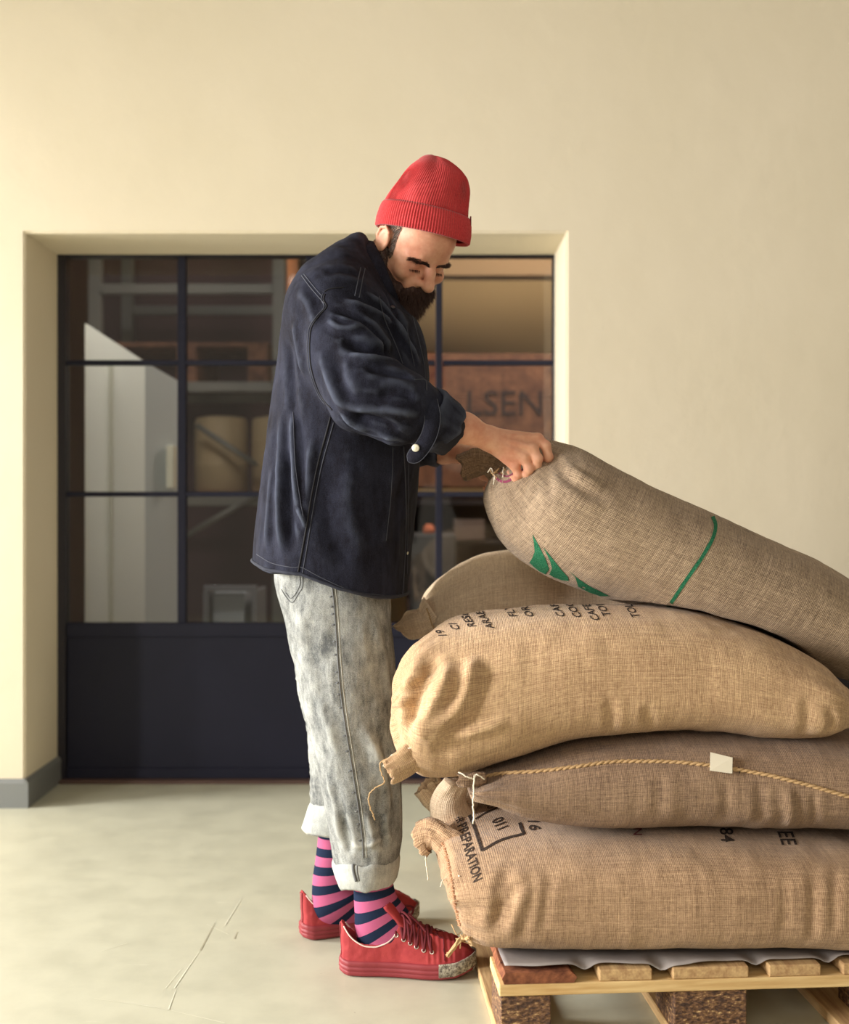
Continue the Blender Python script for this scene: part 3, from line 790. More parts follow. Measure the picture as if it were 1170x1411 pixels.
sackA, tA, vA = sack('jute_sack', [(.046, .262, .072, .215, 2.36, 2.85), (.040, .300, .086, .180, 2.33, 2.86), (.052, .328, .106, .157, 2.315, 2.87), (.10, .345, .14, .147, 2.298, 2.87)]+zx([(.19, .355, .146), (.35, .362, .146), (.6, .362, .146), (.85, .350, .146), (1.0, .31, .155, .02), (1.05, .25, .23, .06)], 2.288, 2.87),
    M_JUTE_BOT, 'brown jute sack with black stencilled box at the bottom of the stack', on=(tLin,), gap=.007, zmin=.1535, skew=.06, seed=1, lump=.004, e=3.1,
    cr=[([(700, 1190), (690, 1235), (684, 1285)], .012, .006), ([(725, 1200), (716, 1250), (700, 1295)], .010, -.006), ([(672, 1290), (700, 1240), (735, 1205)], .010, .005), ([(760, 1200), (752, 1250), (745, 1290)], .010, .003),
        ([(608, 1160), (618, 1200), (622, 1240), (632, 1290)], .010, .008), ([(618, 1150), (628, 1135), (636, 1122)], .008, -.006), ([(1080, 1200), (1082, 1250), (1078, 1290)], .010, .003), ([(1120, 1200), (1120, 1260), (1117, 1300)], .009, .004), ([(1150, 1190), (1150, 1250), (1150, 1290)], .009, .004)])
sackB, tB, vB = sack('jute_sack', zx([(.085, .462, .452, .03), (.10, .475, .438, .01), (.13, .488, .420), (.17, .501, .397), (.22, .517, .375), (.32, .545, .360), (.5, .558, .359), (.7, .556, .358), (.88, .545, .352), (1.0, .49, .365, .02), (1.04, .45, .42, .05)], 2.340, 2.85),
    M_JUTE_MID, 'dark brown jute sack with rope seam and white tag, second from bottom', on=(tA,), seed=2, lump=.004, e=2.3,
    cr=[([(1045, 1075), (1048, 1105), (1046, 1135)], .010, .004), ([(1085, 1085), (1090, 1120), (1084, 1145)], .010, -.006), ([(1120, 1090), (1122, 1120), (1118, 1148)], .008, .004), ([(905, 1060), (908, 1090), (905, 1130)], .012, .003), ([(1000, 1070), (1002, 1100), (1000, 1135)], .012, .003)])
sackC, tC, vC = sack('jute_sack', zx([(-.066, .625, .595, .09, .26), (-.060, .665, .555, .06, .25), (-.044, .703, .512, .03, .23), (-.01, .740, .475, .01, .19), (.06, .772, .460), (.16, .790, .492), (.3, .802, .537), (.48, .80, .553), (.6, .782, .550), (.7, .75, .543), (.78, .705, .548), (.83, .66, .562, .03), (.87, .63, .59, .06)], 2.335, 2.80),
    M_JUTE_TOP, 'large golden jute sack in the middle, third from bottom, with folded corner ear', on=(tB,), seed=3, lump=.006, folds=(.016, .010), e=2.5,
    cr=[([(632, 915), (612, 950), (592, 990), (570, 1025)], .020, -.030), ([(600, 900), (575, 950), (560, 1010)], .014, .012), ([(655, 905), (640, 960), (612, 1000), (585, 1030)], .015, -.026), ([(585, 1015), (620, 1000), (670, 992)], .007, .006),
        ([(600, 1030), (640, 1010), (700, 995)], .012, -.012), ([(1110, 960), (1112, 990), (1106, 1015)], .010, .004), ([(1140, 975), (1148, 995), (1140, 1012)], .008, .005), ([(840, 960), (842, 990), (838, 1015)], .010, .004), ([(890, 970), (894, 1000), (890, 1018)], .010, .004)])
for nm, z0, z1, mm, lab in (('jute_sack', .148, .385, M_JUTE_MID, 'jute sack at the bottom of the hidden rear row on the pallet'), ('jute_sack', .387, .618, M_JUTE_BOT, 'jute sack under the pale sack in the hidden rear row')):
    hz_ = z1-z0
    _, tR, _ = sack(nm, zx([(.10, z0+hz_*.55, z0+hz_*.45, .04), (.115, z0+hz_*.8, z0+hz_*.2, .01), (.18, z1-.01, z0+.004), (.35, z1, z0), (.7, z1, z0), (.9, z1-.01, z0+.004), (.97, z0+hz_*.8, z0+hz_*.2, .01), (.99, z0+hz_*.55, z0+hz_*.45, .05)], 2.895, 3.40), mm, lab, on=((tLin,) if z0 < .2 else (tR,)), seed=6+int(z0*10), nu=80, nv=64)

sackD, tD, vD = sack('jute_sack', zx([(-.006, .77, .735, .13, .10), (.006, .80, .70, .10, .06), (.035, .835, .66, .05), (.08, .865, .63, .02), (.17, .895, .62), (.35, .905, .62), (.6, .88, .62), (.75, .80, .62, .02), (.82, .70, .66, .06)], 2.825, 3.17),
    M_JUTE_BACK, 'pale jute sack lying behind the golden one, tied tail at its left end', on=(tR,), seed=4, lump=.005, folds=(.012, .01),
    cr=[([(588, 870), (600, 850), (612, 835)], .006, .004), ([(690, 832), (715, 838), (745, 832)], .010, -.006)])
def held(rows, yr=2.6):
    out = []
    for (tx, ty, bx_, by, yn, yf) in rows:
        a = P(tx, ty, yr); b = P(bx_, by, yr); out.append((a[0], a[2], b[0], b[2], yn, yf))
    return out
sackE, tE, vE = sack('jute_sack', held([(738, 611, 690, 652, 2.655, 2.80), (750, 599, 676, 662, 2.635, 2.83), (766, 602, 668, 690, 2.60, 2.84), (785, 609, 680, 728, 2.545, 2.84), (812, 622, 704, 762, 2.48, 2.84), (860, 648, 756, 797, 2.46, 2.84),
    (940, 688, 850, 832, 2.45, 2.85), (1030, 727, 945, 866, 2.45, 2.86), (1130, 772, 1055, 902, 2.45, 2.87), (1215, 825, 1160, 937, 2.46, 2.87), (1280, 875, 1240, 962, 2.50, 2.85), (1310, 915, 1296, 958, 2.58, 2.80)]),
    M_JUTE_HELD, 'grey brown jute sack with green leaf print, held up by the man', on=(tC, tD), gap=.010, seed=8, lump=.005, folds=(.009, .008), wr=.8,
    cr=[([(757, 612), (775, 650), (800, 672), (840, 690)], .012, .007), ([(752, 625), (756, 655), (756, 690)], .009, .006), ([(745, 640), (735, 665), (728, 690)], .008, -.004), ([(765, 625), (790, 650), (830, 672)], .010, -.006)])

# --- prints, seams, threads
def project(me_or_geo, fmap, t, name, m, par, off=.0009, maxlen=.07):
    bm = bmesh.new()
    if isinstance(me_or_geo, bpy.types.Mesh): bm.from_mesh(me_or_geo)
    else:
        vs = [bm.verts.new((x, y, 0)) for x, y in me_or_geo]; bm.faces.new(vs)
    bmesh.ops.triangulate(bm, faces=bm.faces)
    for _ in range(4):
        lg = [e for e in bm.edges if e.calc_length() > maxlen]
        if not lg: break
        bmesh.ops.subdivide_edges(bm, edges=lg, cuts=1); bmesh.ops.triangulate(bm, faces=bm.faces)
    bad = []
    for v in bm.verts:
        px, py = fmap(v.co.x, v.co.y); q = cast(t, px, py, off)
        if q is None: bad.append(v)
        else: v.co = q
    bmesh.ops.delete(bm, geom=bad, context='VERTS')
    if len(bm.faces) == 0: bm.free(); return None
    bmesh.ops.recalc_face_normals(bm, faces=bm.faces)
    return bm_obj(name, bm, m, par)
def print_text(s, o, xd, ud, t, par, m=M_INK, size=1.0, name='printed_text', wx=1.0):
    """o: pixel of the baseline start; xd, ud: pixel steps for one em along and up"""
    me = text_mesh(s, 1.0, off=.014)
    f = lambda x, y: (o[0]+x*xd[0]+y*ud[0], o[1]+x*xd[1]+y*ud[1])
    r = project(me, f, t, name, m, par, maxlen=.18); bpy.data.meshes.remove(me); return r
def print_poly(pts, t, par, m, name='printed_mark', ml=5):
    return project(pts, lambda x, y: (x, y), t, name, m, par, maxlen=ml)
def print_line(pts, wd, t, par, m, name='printed_line', n=24):
    p = curve_pts(np.asarray(pts, float), n); T = np.gradient(p, axis=0); T /= np.linalg.norm(T, axis=1)[:, None]
    N = np.stack([-T[:, 1], T[:, 0]], 1)*wd/2
    A = p+N; B = p-N; V = []; Fc = []
    for a, b in zip(A, B):
        qa, qb = cast(t, *a, .0009), cast(t, *b, .0009)
        if qa is None or qb is None: continue
        V += [qa, qb]
        if len(V) > 2: Fc.append((len(V)-4, len(V)-3, len(V)-1, len(V)-2))
    if len(V) > 3: return mesh_obj(name, V, Fc, m, par, smooth=True)
def thread(pts3, r, m, par, name='loose_thread', n=24, jit=.0006):
    p = curve_pts(pts3, n); p[1:-1] += np.random.default_rng(len(pts3)+n).normal(0, jit, (n-2, 3))
    V, Fc = tube_geo(p, r, 5); return mesh_obj(name, V, Fc, m, par)

# sack C (golden) lettering on its upper face: lines run away from the camera
for s, o, L in (('CAFETERO', (780, 850), 1.0), ('COOPERAT', (803, 851), 1.0), ('CAFESCAL', (828, 855), 1.0), ('TOLICA', (843, 849), 1.0), ('TOL', (883, 851), 1.0),
                ('ORGANICO', (737, 850), 1.0), ('FLY', (714, 850), 1.0), ('ARABICA', (682, 866), 1.0), ('RESERV', (657, 864), 1.0), ('CI', (635, 868), 1.0), ('19', (617, 878), 1.0)):
    print_text(s, o, (-7.0, -10.0), (-16, .8), tC, sackC)
# sack A lettering and box
print_line([(636, 1107), (647, 1124), (655, 1143), (660, 1158), (665, 1173)], 4.5, tA, sackA, M_INK)
print_line([(665, 1172), (690, 1158), (722, 1149)], 3.2, tA, sackA, M_INK)
print_line([(716, 1134), (722, 1150)], 4.5, tA, sackA, M_INK)
print_line([(655, 1129), (670, 1120), (686, 1113)], 2, tA, sackA, M_INK)
print_line([(637, 1107), (655, 1099), (668, 1096)], 1.8, tA, sackA, M_INK)
print_line([(655, 1108), (652, 1103)], 1.5, tA, sackA, M_INK)
print_text('FURTHER', (611, 1103), (4.6, 7.6), (14, -6), tA, sackA)
print_text('PREPARATION', (630, 1138), (3.5, 12.2), (18, -9), tA, sackA)
print_text('200', (665, 1104), (5.5, 7.5), (13, -4.5), tA, sackA)
print_text('011', (677, 1131), (6.5, 10.5), (22, -9), tA, sackA)
print_text('16', (727, 1128), (3, 17), (23, 0), tA, sackA)
print_text('184', (990, 1131), (3, 20), (26, 0), tA, sackA)
print_text('EE', (1071, 1145), (7, 20), (30, 0), tA, sackA)
print_text('N', (873, 1141), (0, 14), (17, 0), tA, sackA, M_RED_INK); print_text('E', (862, 1134), (0, 14), (17, 0), tA, sackA, M_RED_INK)
# held sack: green line and leaf
print_line([(982, 712), (986, 724), (982, 742), (966, 770), (945, 800), (925, 830), (914, 842)], 5.0, tE, sackE, M_GREEN, n=40)
print_poly([(734, 736), (743, 752), (752, 770), (757, 784), (752, 791), (744, 787), (736, 781), (730, 775), (734, 768), (737, 760), (736, 748)], tE, sackE, M_GREEN)
print_poly([(749, 754), (762, 770), (774, 785), (783, 795), (784, 800), (774, 799), (763, 795), (757, 791), (761, 783), (758, 772), (753, 762)], tE, sackE, M_GREEN)
print_poly([(784, 786), (797, 797), (812, 807), (830, 816), (840, 821), (828, 821), (812, 816), (797, 808), (799, 804), (793, 795)], tE, sackE, M_GREEN)
print_line([(672, 722), (683, 741), (698, 757)], 3, tE, sackE, M_GREEN)
print_line([(681, 656), (688, 662), (698, 664), (712, 656), (724, 645)], 3.4, tE, sackE, M_PURPLE, 'purple_stitch')
print_line([(684, 649), (692, 655), (702, 656), (714, 647)], 2.0, tE, sackE, M_PURPLE, 'purple_stitch')

EEAR = 1
def rope(pts_px, t, par, r=.0032, n=260, m=M_ROPE, name='rope_seam', off=.002, tw=70):
    """two twisted plies laid on the surface"""
    base = cast_line(t, pts_px, n, off)
    T = np.gradient(base, axis=0); T /= np.linalg.norm(T, axis=1)[:, None]; up = np.array([0, -1.0, .2]); B = np.cross(T, up); B /= np.linalg.norm(B, axis=1)[:, None]; C = np.cross(B, T)
    a = Acc(); ph = np.linspace(0, tw*math.pi, len(base))
    for k in (0, math.pi):
        p = base+r*.55*(np.cos(ph+k)[:, None]*B+np.sin(ph+k)[:, None]*C); V, Fc = tube_geo(p, r*(.85+.12*np.sin(ph*3.3)), 6); a.add(V, Fc)
    return a.build(name, m, par)
rope([(667, 1072), (690, 1067), (740, 1064), (790, 1058), (840, 1051), (880, 1050), (930, 1051), (975, 1055), (1010, 1060), (1060, 1069), (1110, 1081), (1150, 1092), (1200, 1106), (1260, 1122), (1300, 1132)], tB, sackB)
# white tag over the rope
tg = [cast(tB, a, b, .010) for a, b in ((978, 1042), (1008, 1049), (1007, 1069), (977, 1065))]
V = []
for q in tg: V += [q, q+np.array([0, -.0012, 0])]
mesh_obj('white_tag', V, [(0, 2, 4, 6), (7, 5, 3, 1), (0, 1, 3, 2), (2, 3, 5, 4), (4, 5, 7, 6), (6, 7, 1, 0)], M_PAPER, sackB, smooth=False)
print_line([(1018, 1057), (1019, 1063), (1019, 1066)], 1.5, tB, sackB, M_INK, 'dark_stitch')

# seam down the left end of the bottom sack
base = cast_line(tA, [(606, 1148), (616, 1180), (623, 1215), (628, 1250), (638, 1290)], 60, .001)
a = Acc(); rg = np.random.default_rng(3)
for i in range(2, len(base)-2, 1):
    d = rg.normal(0, .002, 3); a.add(*tube_geo(np.array([base[i]-[.003, 0, 0]+d*.3, base[i]+[0, -.002, .001], base[i]+[.004, 0, .002]+d]), .0009, 4))
a.build('seam_stitches', mat('rust_stitching', srgb(178, 122, 84), .9), sackA, kind='stuff')
thread([cast(tA, 634, 1208, .002, True), P(618, 1209, 2.40), P(610, 1214, 2.38), P(607, 1222, 2.37)], .0011, M_THREAD, sackA)

def ear(name, path, wd, thick, m, par, seed=0, open_end=True, hollow=.0, ruff=.006, n=26, mseg=40, widthdir=(0, 0, 1)):
    """flattened cloth tube that flares to a frayed, open end"""
    c = curve_pts(path, n); T = np.gradient(c, axis=0); T /= np.linalg.norm(T, axis=1)[:, None]
    W = np.array(widthdir, float); an = np.linspace(0, 2*math.pi, mseg, endpoint=False)
    wds = np.interp(np.linspace(0, 1, n), np.linspace(0, 1, len(wd)), wd); ths = np.interp(np.linspace(0, 1, n), np.linspace(0, 1, len(thick)), thick)
    R = []
    for i in range(n):
        b = np.cross(T[i], W); b /= np.linalg.norm(b); w2 = np.cross(b, T[i])
        u = i/(n-1)
        q = c[i]+np.cos(an)[:, None]*w2*wds[i]+np.sin(an)[:, None]*b*ths[i]
        nz = fbm(np.stack([np.cos(an)*2.2+seed, np.sin(an)*2.2, np.full(mseg, u*3)], 1), 3, seed)
        q += (np.cos(an)[:, None]*w2+np.sin(an)[:, None]*b)*(nz*ruff)[:, None]*1.3
        if open_end: q += T[i]*(fbm(np.stack([an*2, an*0, an*0+seed], 1), 2, seed+2)*ruff*1.5*max(0, u-.7)/.3)[:, None]
        R.append(q)
    if open_end:                                 # inner wall back down the tube
        for f, sc in ((1.0, .86), (.75, .8), (.35, .7)):
            i = int(f*(n-1)); ctr = R[i].mean(0); R.append(ctr+(R[i]-ctr)*sc)
    V, Fc = loft_geo(R, True, True, True)
    Lp = np.concatenate([[0], np.cumsum(np.linalg.norm(np.diff(c, axis=0), axis=1))]); Lp = np.concatenate([Lp, Lp[-1]+.01*np.arange(1, len(R)-n+1)])
    uv = np.stack([np.repeat(Lp, mseg), np.tile(an/6.2832*2.2*(max(wd)+max(thick)), len(R))], 1)
    return mesh_obj(name, V, Fc, m, par, uv=uv)
# golden sack: folded ear at lower left, with loose threads
earC = ear('corner_ear', [P(616, 1000, 2.44), P(594, 1022, 2.40), P(574, 1040, 2.385), P(554, 1055, 2.375), P(536, 1064, 2.370)], [.055, .046, .034, .028, .024], [.04, .026, .016, .013, .012], M_JUTE_TOP, sackC, 3, ruff=.006, widthdir=(.35, 0, .94))
thread([P(533, 1045, 2.37), P(524, 1052, 2.37), P(526, 1066, 2.37), P(530, 1078, 2.37), P(514, 1088, 2.37), P(508, 1098, 2.37), P(510, 1112, 2.37), P(517, 1130, 2.37)], .0013, M_ROPE, sackC, n=50)
thread([P(575, 1028, 2.36), P(549, 1036, 2.37), P(534, 1046, 2.37), P(528, 1056, 2.37)], .0016, M_THREAD, sackC)
for k, (a_, b_) in enumerate((((548, 948), (543, 957)), ((548, 962), (545, 975)), ((548, 975), (544, 990)))):
    thread([P(a_[0]+2, a_[1], 2.50), P(b_[0]-1, (a_[1]+b_[1])/2, 2.5), P(b_[0]+3, b_[1], 2.5)], .0018, M_THREAD, sackC, n=12, jit=.0012)
# back sack: tied tail
ear('tied_tail', [P(600, 846, 2.93), P(585, 856, 2.93), P(570, 861, 2.93), P(556, 864, 2.93), P(545, 864, 2.93)], [.05, .036, .034, .026, .004], [.035, .022, .016, .012, .004], M_JUTE_BACK, sackD, 5, ruff=.007, widthdir=(.2, 0, 1))
thread([P(588, 838, 2.86), P(592, 850, 2.855), P(596, 862, 2.86), P(603, 872, 2.87)], .0018, M_ROPE, sackD)
# bottom sack: rear left corner ears
ear('corner_ear', [P(626, 1172, 2.52), P(612, 1160, 2.53), P(600, 1151, 2.54), P(590, 1149, 2.55), P(579, 1155, 2.56)], [.036, .032, .028, .033, .039], [.024, .018, .013, .016, .022], M_JUTE_BOT, sackA, 7, ruff=.009, widthdir=(.25, .2, 1))
ear('corner_ear', [P(650, 1098, 2.72), P(622, 1100, 2.70), P(602, 1096, 2.69), P(588, 1082, 2.68)], [.055, .046, .036, .030], [.03, .018, .014, .014], M_JUTE_BACK, sackA, 9, ruff=.007, widthdir=(.3, 0, 1))
thread([P(588, 1175, 2.55), P(587, 1190, 2.55), P(590, 1213, 2.55)], .0012, M_THREAD, sackA)
# pale flap rising between sack A and the golden sack
ear('pale_corner_flap', [P(632, 1140, 2.68), P(620, 1118, 2.66), P(619, 1098, 2.64), P(630, 1078, 2.62)], [.05, .044, .036, .03], [.03, .024, .02, .012], M_JUTE_BACK, sackA, 11, open_end=False, ruff=.003, widthdir=(1, 0, .2))
print_line([(608, 1118), (600, 1140)], 3, tA, sackA, M_PINK, 'pink_stitch')
# second sack: corner bunch with white string hanging down
ear('corner_ear', [P(668, 1072, 2.40), P(655, 1074, 2.395), P(642, 1075, 2.39), P(631, 1075, 2.39)], [.012, .014, .013, .012], [.012, .012, .012, .010], M_JUTE_MID, sackB, 13, ruff=.003)
thread([P(668, 1074, 2.36), P(657, 1067, 2.36), P(652, 1073, 2.36), P(641, 1069, 2.36), P(632, 1064, 2.37)], .0014, M_THREAD, sackB)
thread([P(654, 1068, 2.355), P(653, 1085, 2.345), P(652, 1105, 2.345), P(653, 1122, 2.345), P(652, 1135, 2.345)], .0016, M_THREAD, sackB)
# tassel at the lower near corner of the bottom sack
tas = [cast(tA, 648, 1290, .003, True), P(640, 1292, 2.345), P(632, 1297, 2.35), P(626, 1306, 2.355), P(620, 1312, 2.36), P(616, 1316, 2.36)]
a = Acc(); rg = np.random.default_rng(8)
for k in range(9):
    p = curve_pts([q+rg.normal(0, .0022, 3) for q in tas], 22); a.add(*tube_geo(p, .0018, 5))
for k in range(8):
    s0 = P(640+rg.uniform(-6, 6), 1290+rg.uniform(-8, 8), 2.345); a.add(*tube_geo(curve_pts([s0, s0+rg.normal(0, .006, 3), s0+rg.normal(0, .009, 3)], 8), .001, 4))
a.build('frayed_corner_tassel', M_ROPE, sackA)

ear('corner_ear', [P(700, 652, 2.76), P(684, 642, 2.77), P(668, 637, 2.775), P(650, 638, 2.78), P(636, 643, 2.78)], [.05, .036, .026, .030, .032], [.03, .018, .013, .016, .019], M_JUTE_MID, sackE, 17, ruff=.008, widthdir=(-.1, 0, 1))
rg = np.random.default_rng(12)
for k in range(12):
    u = k/11; b0 = P(672+40*u, 652-2*u+rg.uniform(-3, 6), 2.66); thread([b0, b0+rg.normal(0, .007, 3)+[0, -.01, .004], b0+rg.normal(0, .009, 3)+[0, -.014, -.010]], .0013, M_ROPE if k % 3 else M_THREAD, sackE, n=10)
# dark equipment case behind the stack, with a pale edge strip
case = empty('equipment_case', (1.35, 3.66, 0), label='black equipment case with pale edge strip behind the right end of the stack', cat='case')
box('body', (-.26, -.25, 0), (.4, .2, .62), MDB, case, .01)
tube('edge_strip', [P(1140, 930, 3.3)-[1.35, 3.66, 0], P(1180, 971, 3.3)-[1.35, 3.66, 0]], .008, M_PAPER, case, n=2)
for x in (-.2, .34): box('foot', (x-.03, -.2, -.0), (x+.03, .15, .004), MDB, case)
#@@PERSON
# ------------------------------------------------------------------ the man
man = empty('person', (-.14, 2.77, 0), label='man in red knit cap, dark denim jacket and grey jeans lifting a jute sack', cat='person')
MO = np.array([-.14, 2.77, 0.0])
def mobj(name, V, Fc, m, par=None, **k):
    return mesh_obj(name, np.asarray(V)-MO, Fc, m, par or man, **k)

def grid(fine, coarse, lo, hi):
    """axis with fine steps inside the fine intervals and coarse steps outside"""
    a = [lo]
    while a[-1] < hi:
        x = a[-1]; st = coarse
        for f0, f1, s_ in fine:
            if f0-coarse <= x < f1: st = min(st, s_)
        a.append(x+st)
    return np.array(a)

# --- head frame: forward, near side, up
HC = np.array([-.030, 2.755, 1.588])
PSI, THE = math.radians(50), math.radians(43)
hf = np.array([math.cos(THE)*math.cos(PSI), -math.cos(THE)*math.sin(PSI), -math.sin(THE)])
hr = np.array([-math.sin(PSI), -math.cos(PSI), 0.0])
hu = np.cross(hr, hf); hu = -hu if hu[2] < 0 else hu
HM = np.stack([hf, hr, hu])
def H(x, y, z): return HC+x*hf+y*hr+z*hu

def W(px, py, y): return P(px, py, y)
def build_body():
    xs = grid([(-.17, .10, .0026), (-.10, .30, .0028)], .012, -.42, .30)
    ys = grid([(2.50, 2.98, .003)], .010, 2.44, 3.06)
    zs = grid([(1.42, 1.72, .0026), (1.06, 1.22, .0026)], .012, .02, 1.74)
    f = Field(xs, ys, zs)
    # hidden trunk and legs keep the figure one continuous surface under the clothes
    f.ell((-.20, 2.77, 1.05), (.11, .16, .20), k=.05)
    f.ell((-.19, 2.77, 1.27), (.11, .17, .18), k=.05)
    f.chain([(-.16, 2.70, .95), (-.145, 2.68, .55), (-.110, 2.68, .16)], [.070, .050, .028], .03)
    f.chain([(-.16, 2.86, .95), (-.155, 2.87, .55), (-.205, 2.88, .20)], [.075, .050, .028], .03)
    f.chain([(-.110, 2.68, .16), (-.09, 2.68, .065), (.03, 2.665, .045)], [.028, .026, .02], .02)
    f.chain([(-.205, 2.88, .20), (-.205, 2.885, .08), (-.10, 2.93, .045)], [.028, .024, .02], .02)
    f.chain([(-.17, 2.62, 1.40), (-.11, 2.50, 1.225)], [.06, .045], .03)
    f.chain([(-.17, 2.92, 1.40), (-.06, 2.99, 1.20)], [.06, .045], .03)
    # neck
    f.chain([(-.155, 2.775, 1.42), H(-.035, 0, -.06)], [.066, .060], .03)
    # head
    f.ell(H(-.012, 0, .05), (.099, .077, .080), HM, .02)
    f.ell(H(.030, 0, -.020), (.058, .061, .082), HM, .03)
    f.ell(H(.034, 0, .045), (.059, .063, .055), HM, .02)
    f.cone(H(.074, -.030, .018), H(.074, .030, .018), .0145, .0145, .012)
    f.cone(H(.062, -.046, .011), H(.076, -.028, .017), .013, .015, .01); f.cone(H(.062, .046, .011), H(.076, .028, .017), .013, .015, .01)
    for s_ in (-1, 1):
        f.ell(H(.095, s_*.033, -.006), (.018, .018, .012), HM, .013, 'sub')
        f.ell(H(.064, s_*.047, -.026), (.022, .018, .018), HM, .018)
        f.ell(H(.0695, s_*.032, -.004), (.0145, .0155, .0120), HM, .003)          # closed upper lid over the eye
        f.cone(H(.0815, s_*.020, -.0105), H(.077, s_*.045, -.011), .0022, .0018, .002)   # lash line
        f.cone(H(.0775, s_*.021, -.0185), H(.071, s_*.044, -.020), .0035, .003, .006)   # lower lid bag
        f.ell(H(.090, s_*.0175, -.034), (.014, .0095, .0105), HM, .006)           # nostril wing
        f.ell(H(.099, s_*.0085, -.045), (.006, .0035, .004), HM, .003, 'sub')
        f.cone(H(.0, s_*.055, -.055), H(.068, s_*.022, -.098), .018, .016, .025)
        f.ell(H(.083, s_*.028, -.050), (.010, .012, .018), HM, .012)
        # ear: rim, bowl, lobe
        f.ell(H(-.004, s_*.078, .004), (.020, .007, .030), HM, .006)
        f.ell(H(.0, s_*.085, .006), (.011, .005, .019), HM, .004, 'sub')
        pts = [H(.012, s_*.080, .012), H(.008, s_*.083, .028), H(-.006, s_*.085, .034), H(-.020, s_*.086, .024), H(-.022, s_*.085, .004), H(-.012, s_*.082, -.018), H(-.001, s_*.080, -.026)]
        for a_, b_ in zip(pts, pts[1:]): f.cone(a_, b_, .0034, .0034, .003)
    f.chain([H(.082, 0, .014), H(.097, 0, -.006), H(.109, 0, -.030)], [.0095, .0105, .0125], .008)
    f.ell(H(.1095, 0, -.032), (.0145, .0135, .0125), HM, .006)
    f.ell(H(.074, 0, -.062), (.022, .028, .022), HM, .018)
    f.cone(H(.091, -.018, -.066), H(.091, .018, -.066), .006, .006, .005); f.cone(H(.089, -.016, -.077), H(.089, .016, -.077), .007, .007, .005)
    f.ell(H(.072, 0, -.100), (.020, .024, .018), HM, .018)
    # --- near (right) forearm and hand, back of the hand to the camera
    wr = W(668, 602, 2.592)
    f.chain([(-.11, 2.50, 1.225), W(606, 584, 2.535), W(640, 590, 2.57), wr], [.042, .034, .0295, .0255], .02)
    f.cone(W(655, 594, 2.595), W(668, 600, 2.59), .017, .012, .012)
    K = [W(741, 605, 2.585), W(734, 619, 2.573), W(723, 632, 2.576), W(710, 643, 2.59)]
    for kk, r0, r1 in zip(K, (.020, .021, .020, .018), (.0125, .0125, .0115, .0105)):
        f.cone(wr+(kk-wr)*.12, kk, r0, r1, .012)
    f.cone(W(690, 612, 2.63), W(722, 612, 2.63), .020, .014, .015)
    for kk in K: f.ell(kk+np.array([0, -.003, .002]), (.0105, .0105, .0105), k=.006)
    fing = [[K[0], W(752, 614, 2.577), W(756, 630, 2.583), W(753, 639, 2.604), W(744, 636, 2.630)],
            [K[1], W(741, 632, 2.568), W(740, 643, 2.580), W(734, 646, 2.604), W(727, 640, 2.628)],
            [K[2], W(729, 646, 2.573), W(726, 654, 2.588), W(719, 655, 2.612), W(713, 648, 2.634)],
            [K[3], W(714, 654, 2.590), W(711, 660, 2.606), W(706, 659, 2.626), W(702, 652, 2.644)]]
    for p_, r_ in zip(fing, (.0102, .0102, .0098, .0086)):
        f.chain(p_, [r_*1.1, r_*1.04, r_, r_*.95, r_*.85], .0035)
        f.ell(p_[1], (r_*1.08,)*3, k=.003)
    f.chain([W(685, 604, 2.63), W(706, 607, 2.655), W(727, 615, 2.662), W(742, 622, 2.655)], [.017, .014, .0118, .0098], .008)
    # tendons and veins on the back of the hand
    for kk in K[:3]: f.cone(wr+(kk-wr)*.45+[0, -.017, .004], kk+[0, -.011, .004], .0022, .003, .008)
    f.chain([W(640, 588, 2.543), W(655, 598, 2.566), W(672, 602, 2.575), W(690, 606, 2.574)], [.002]*4, .006)
    # --- far (left) forearm and hand closing on the other corner
    w2 = W(652, 628, 2.865)
    f.chain([(-.06, 2.99, 1.20), W(610, 620, 2.93), w2], [.045, .030, .021], .02)
    K2 = [W(678, 634, 2.835), W(676, 644, 2.84), W(672, 651, 2.85), W(667, 656, 2.862)]
    for kk in K2: f.cone(w2, kk, .017, .0115, .012)
    for i, kk in enumerate(K2):
        r_ = .0098-.0006*i
        f.chain([kk, kk+[.022, -.006, -.016], kk+[.028, -.018, -.032], kk+[.014, -.030, -.040], kk+[-.002, -.032, -.030]], [r_, r_, r_*.95, r_*.9, r_*.8], .0035)
    f.chain([w2+[.005, -.02, 0], W(672, 632, 2.81), W(688, 640, 2.795), W(696, 650, 2.79)], [.014, .013, .0112, .0095], .006)
    V, Q = f.mesh(1); return V, Q
VB, QB = build_body()
body = mobj('body', VB, QB, M_SKIN)
tBody = bvh(VB, QB)
# fingernails
for a_, n_ in ((W(748, 634, 2.628), 0),):
    pass

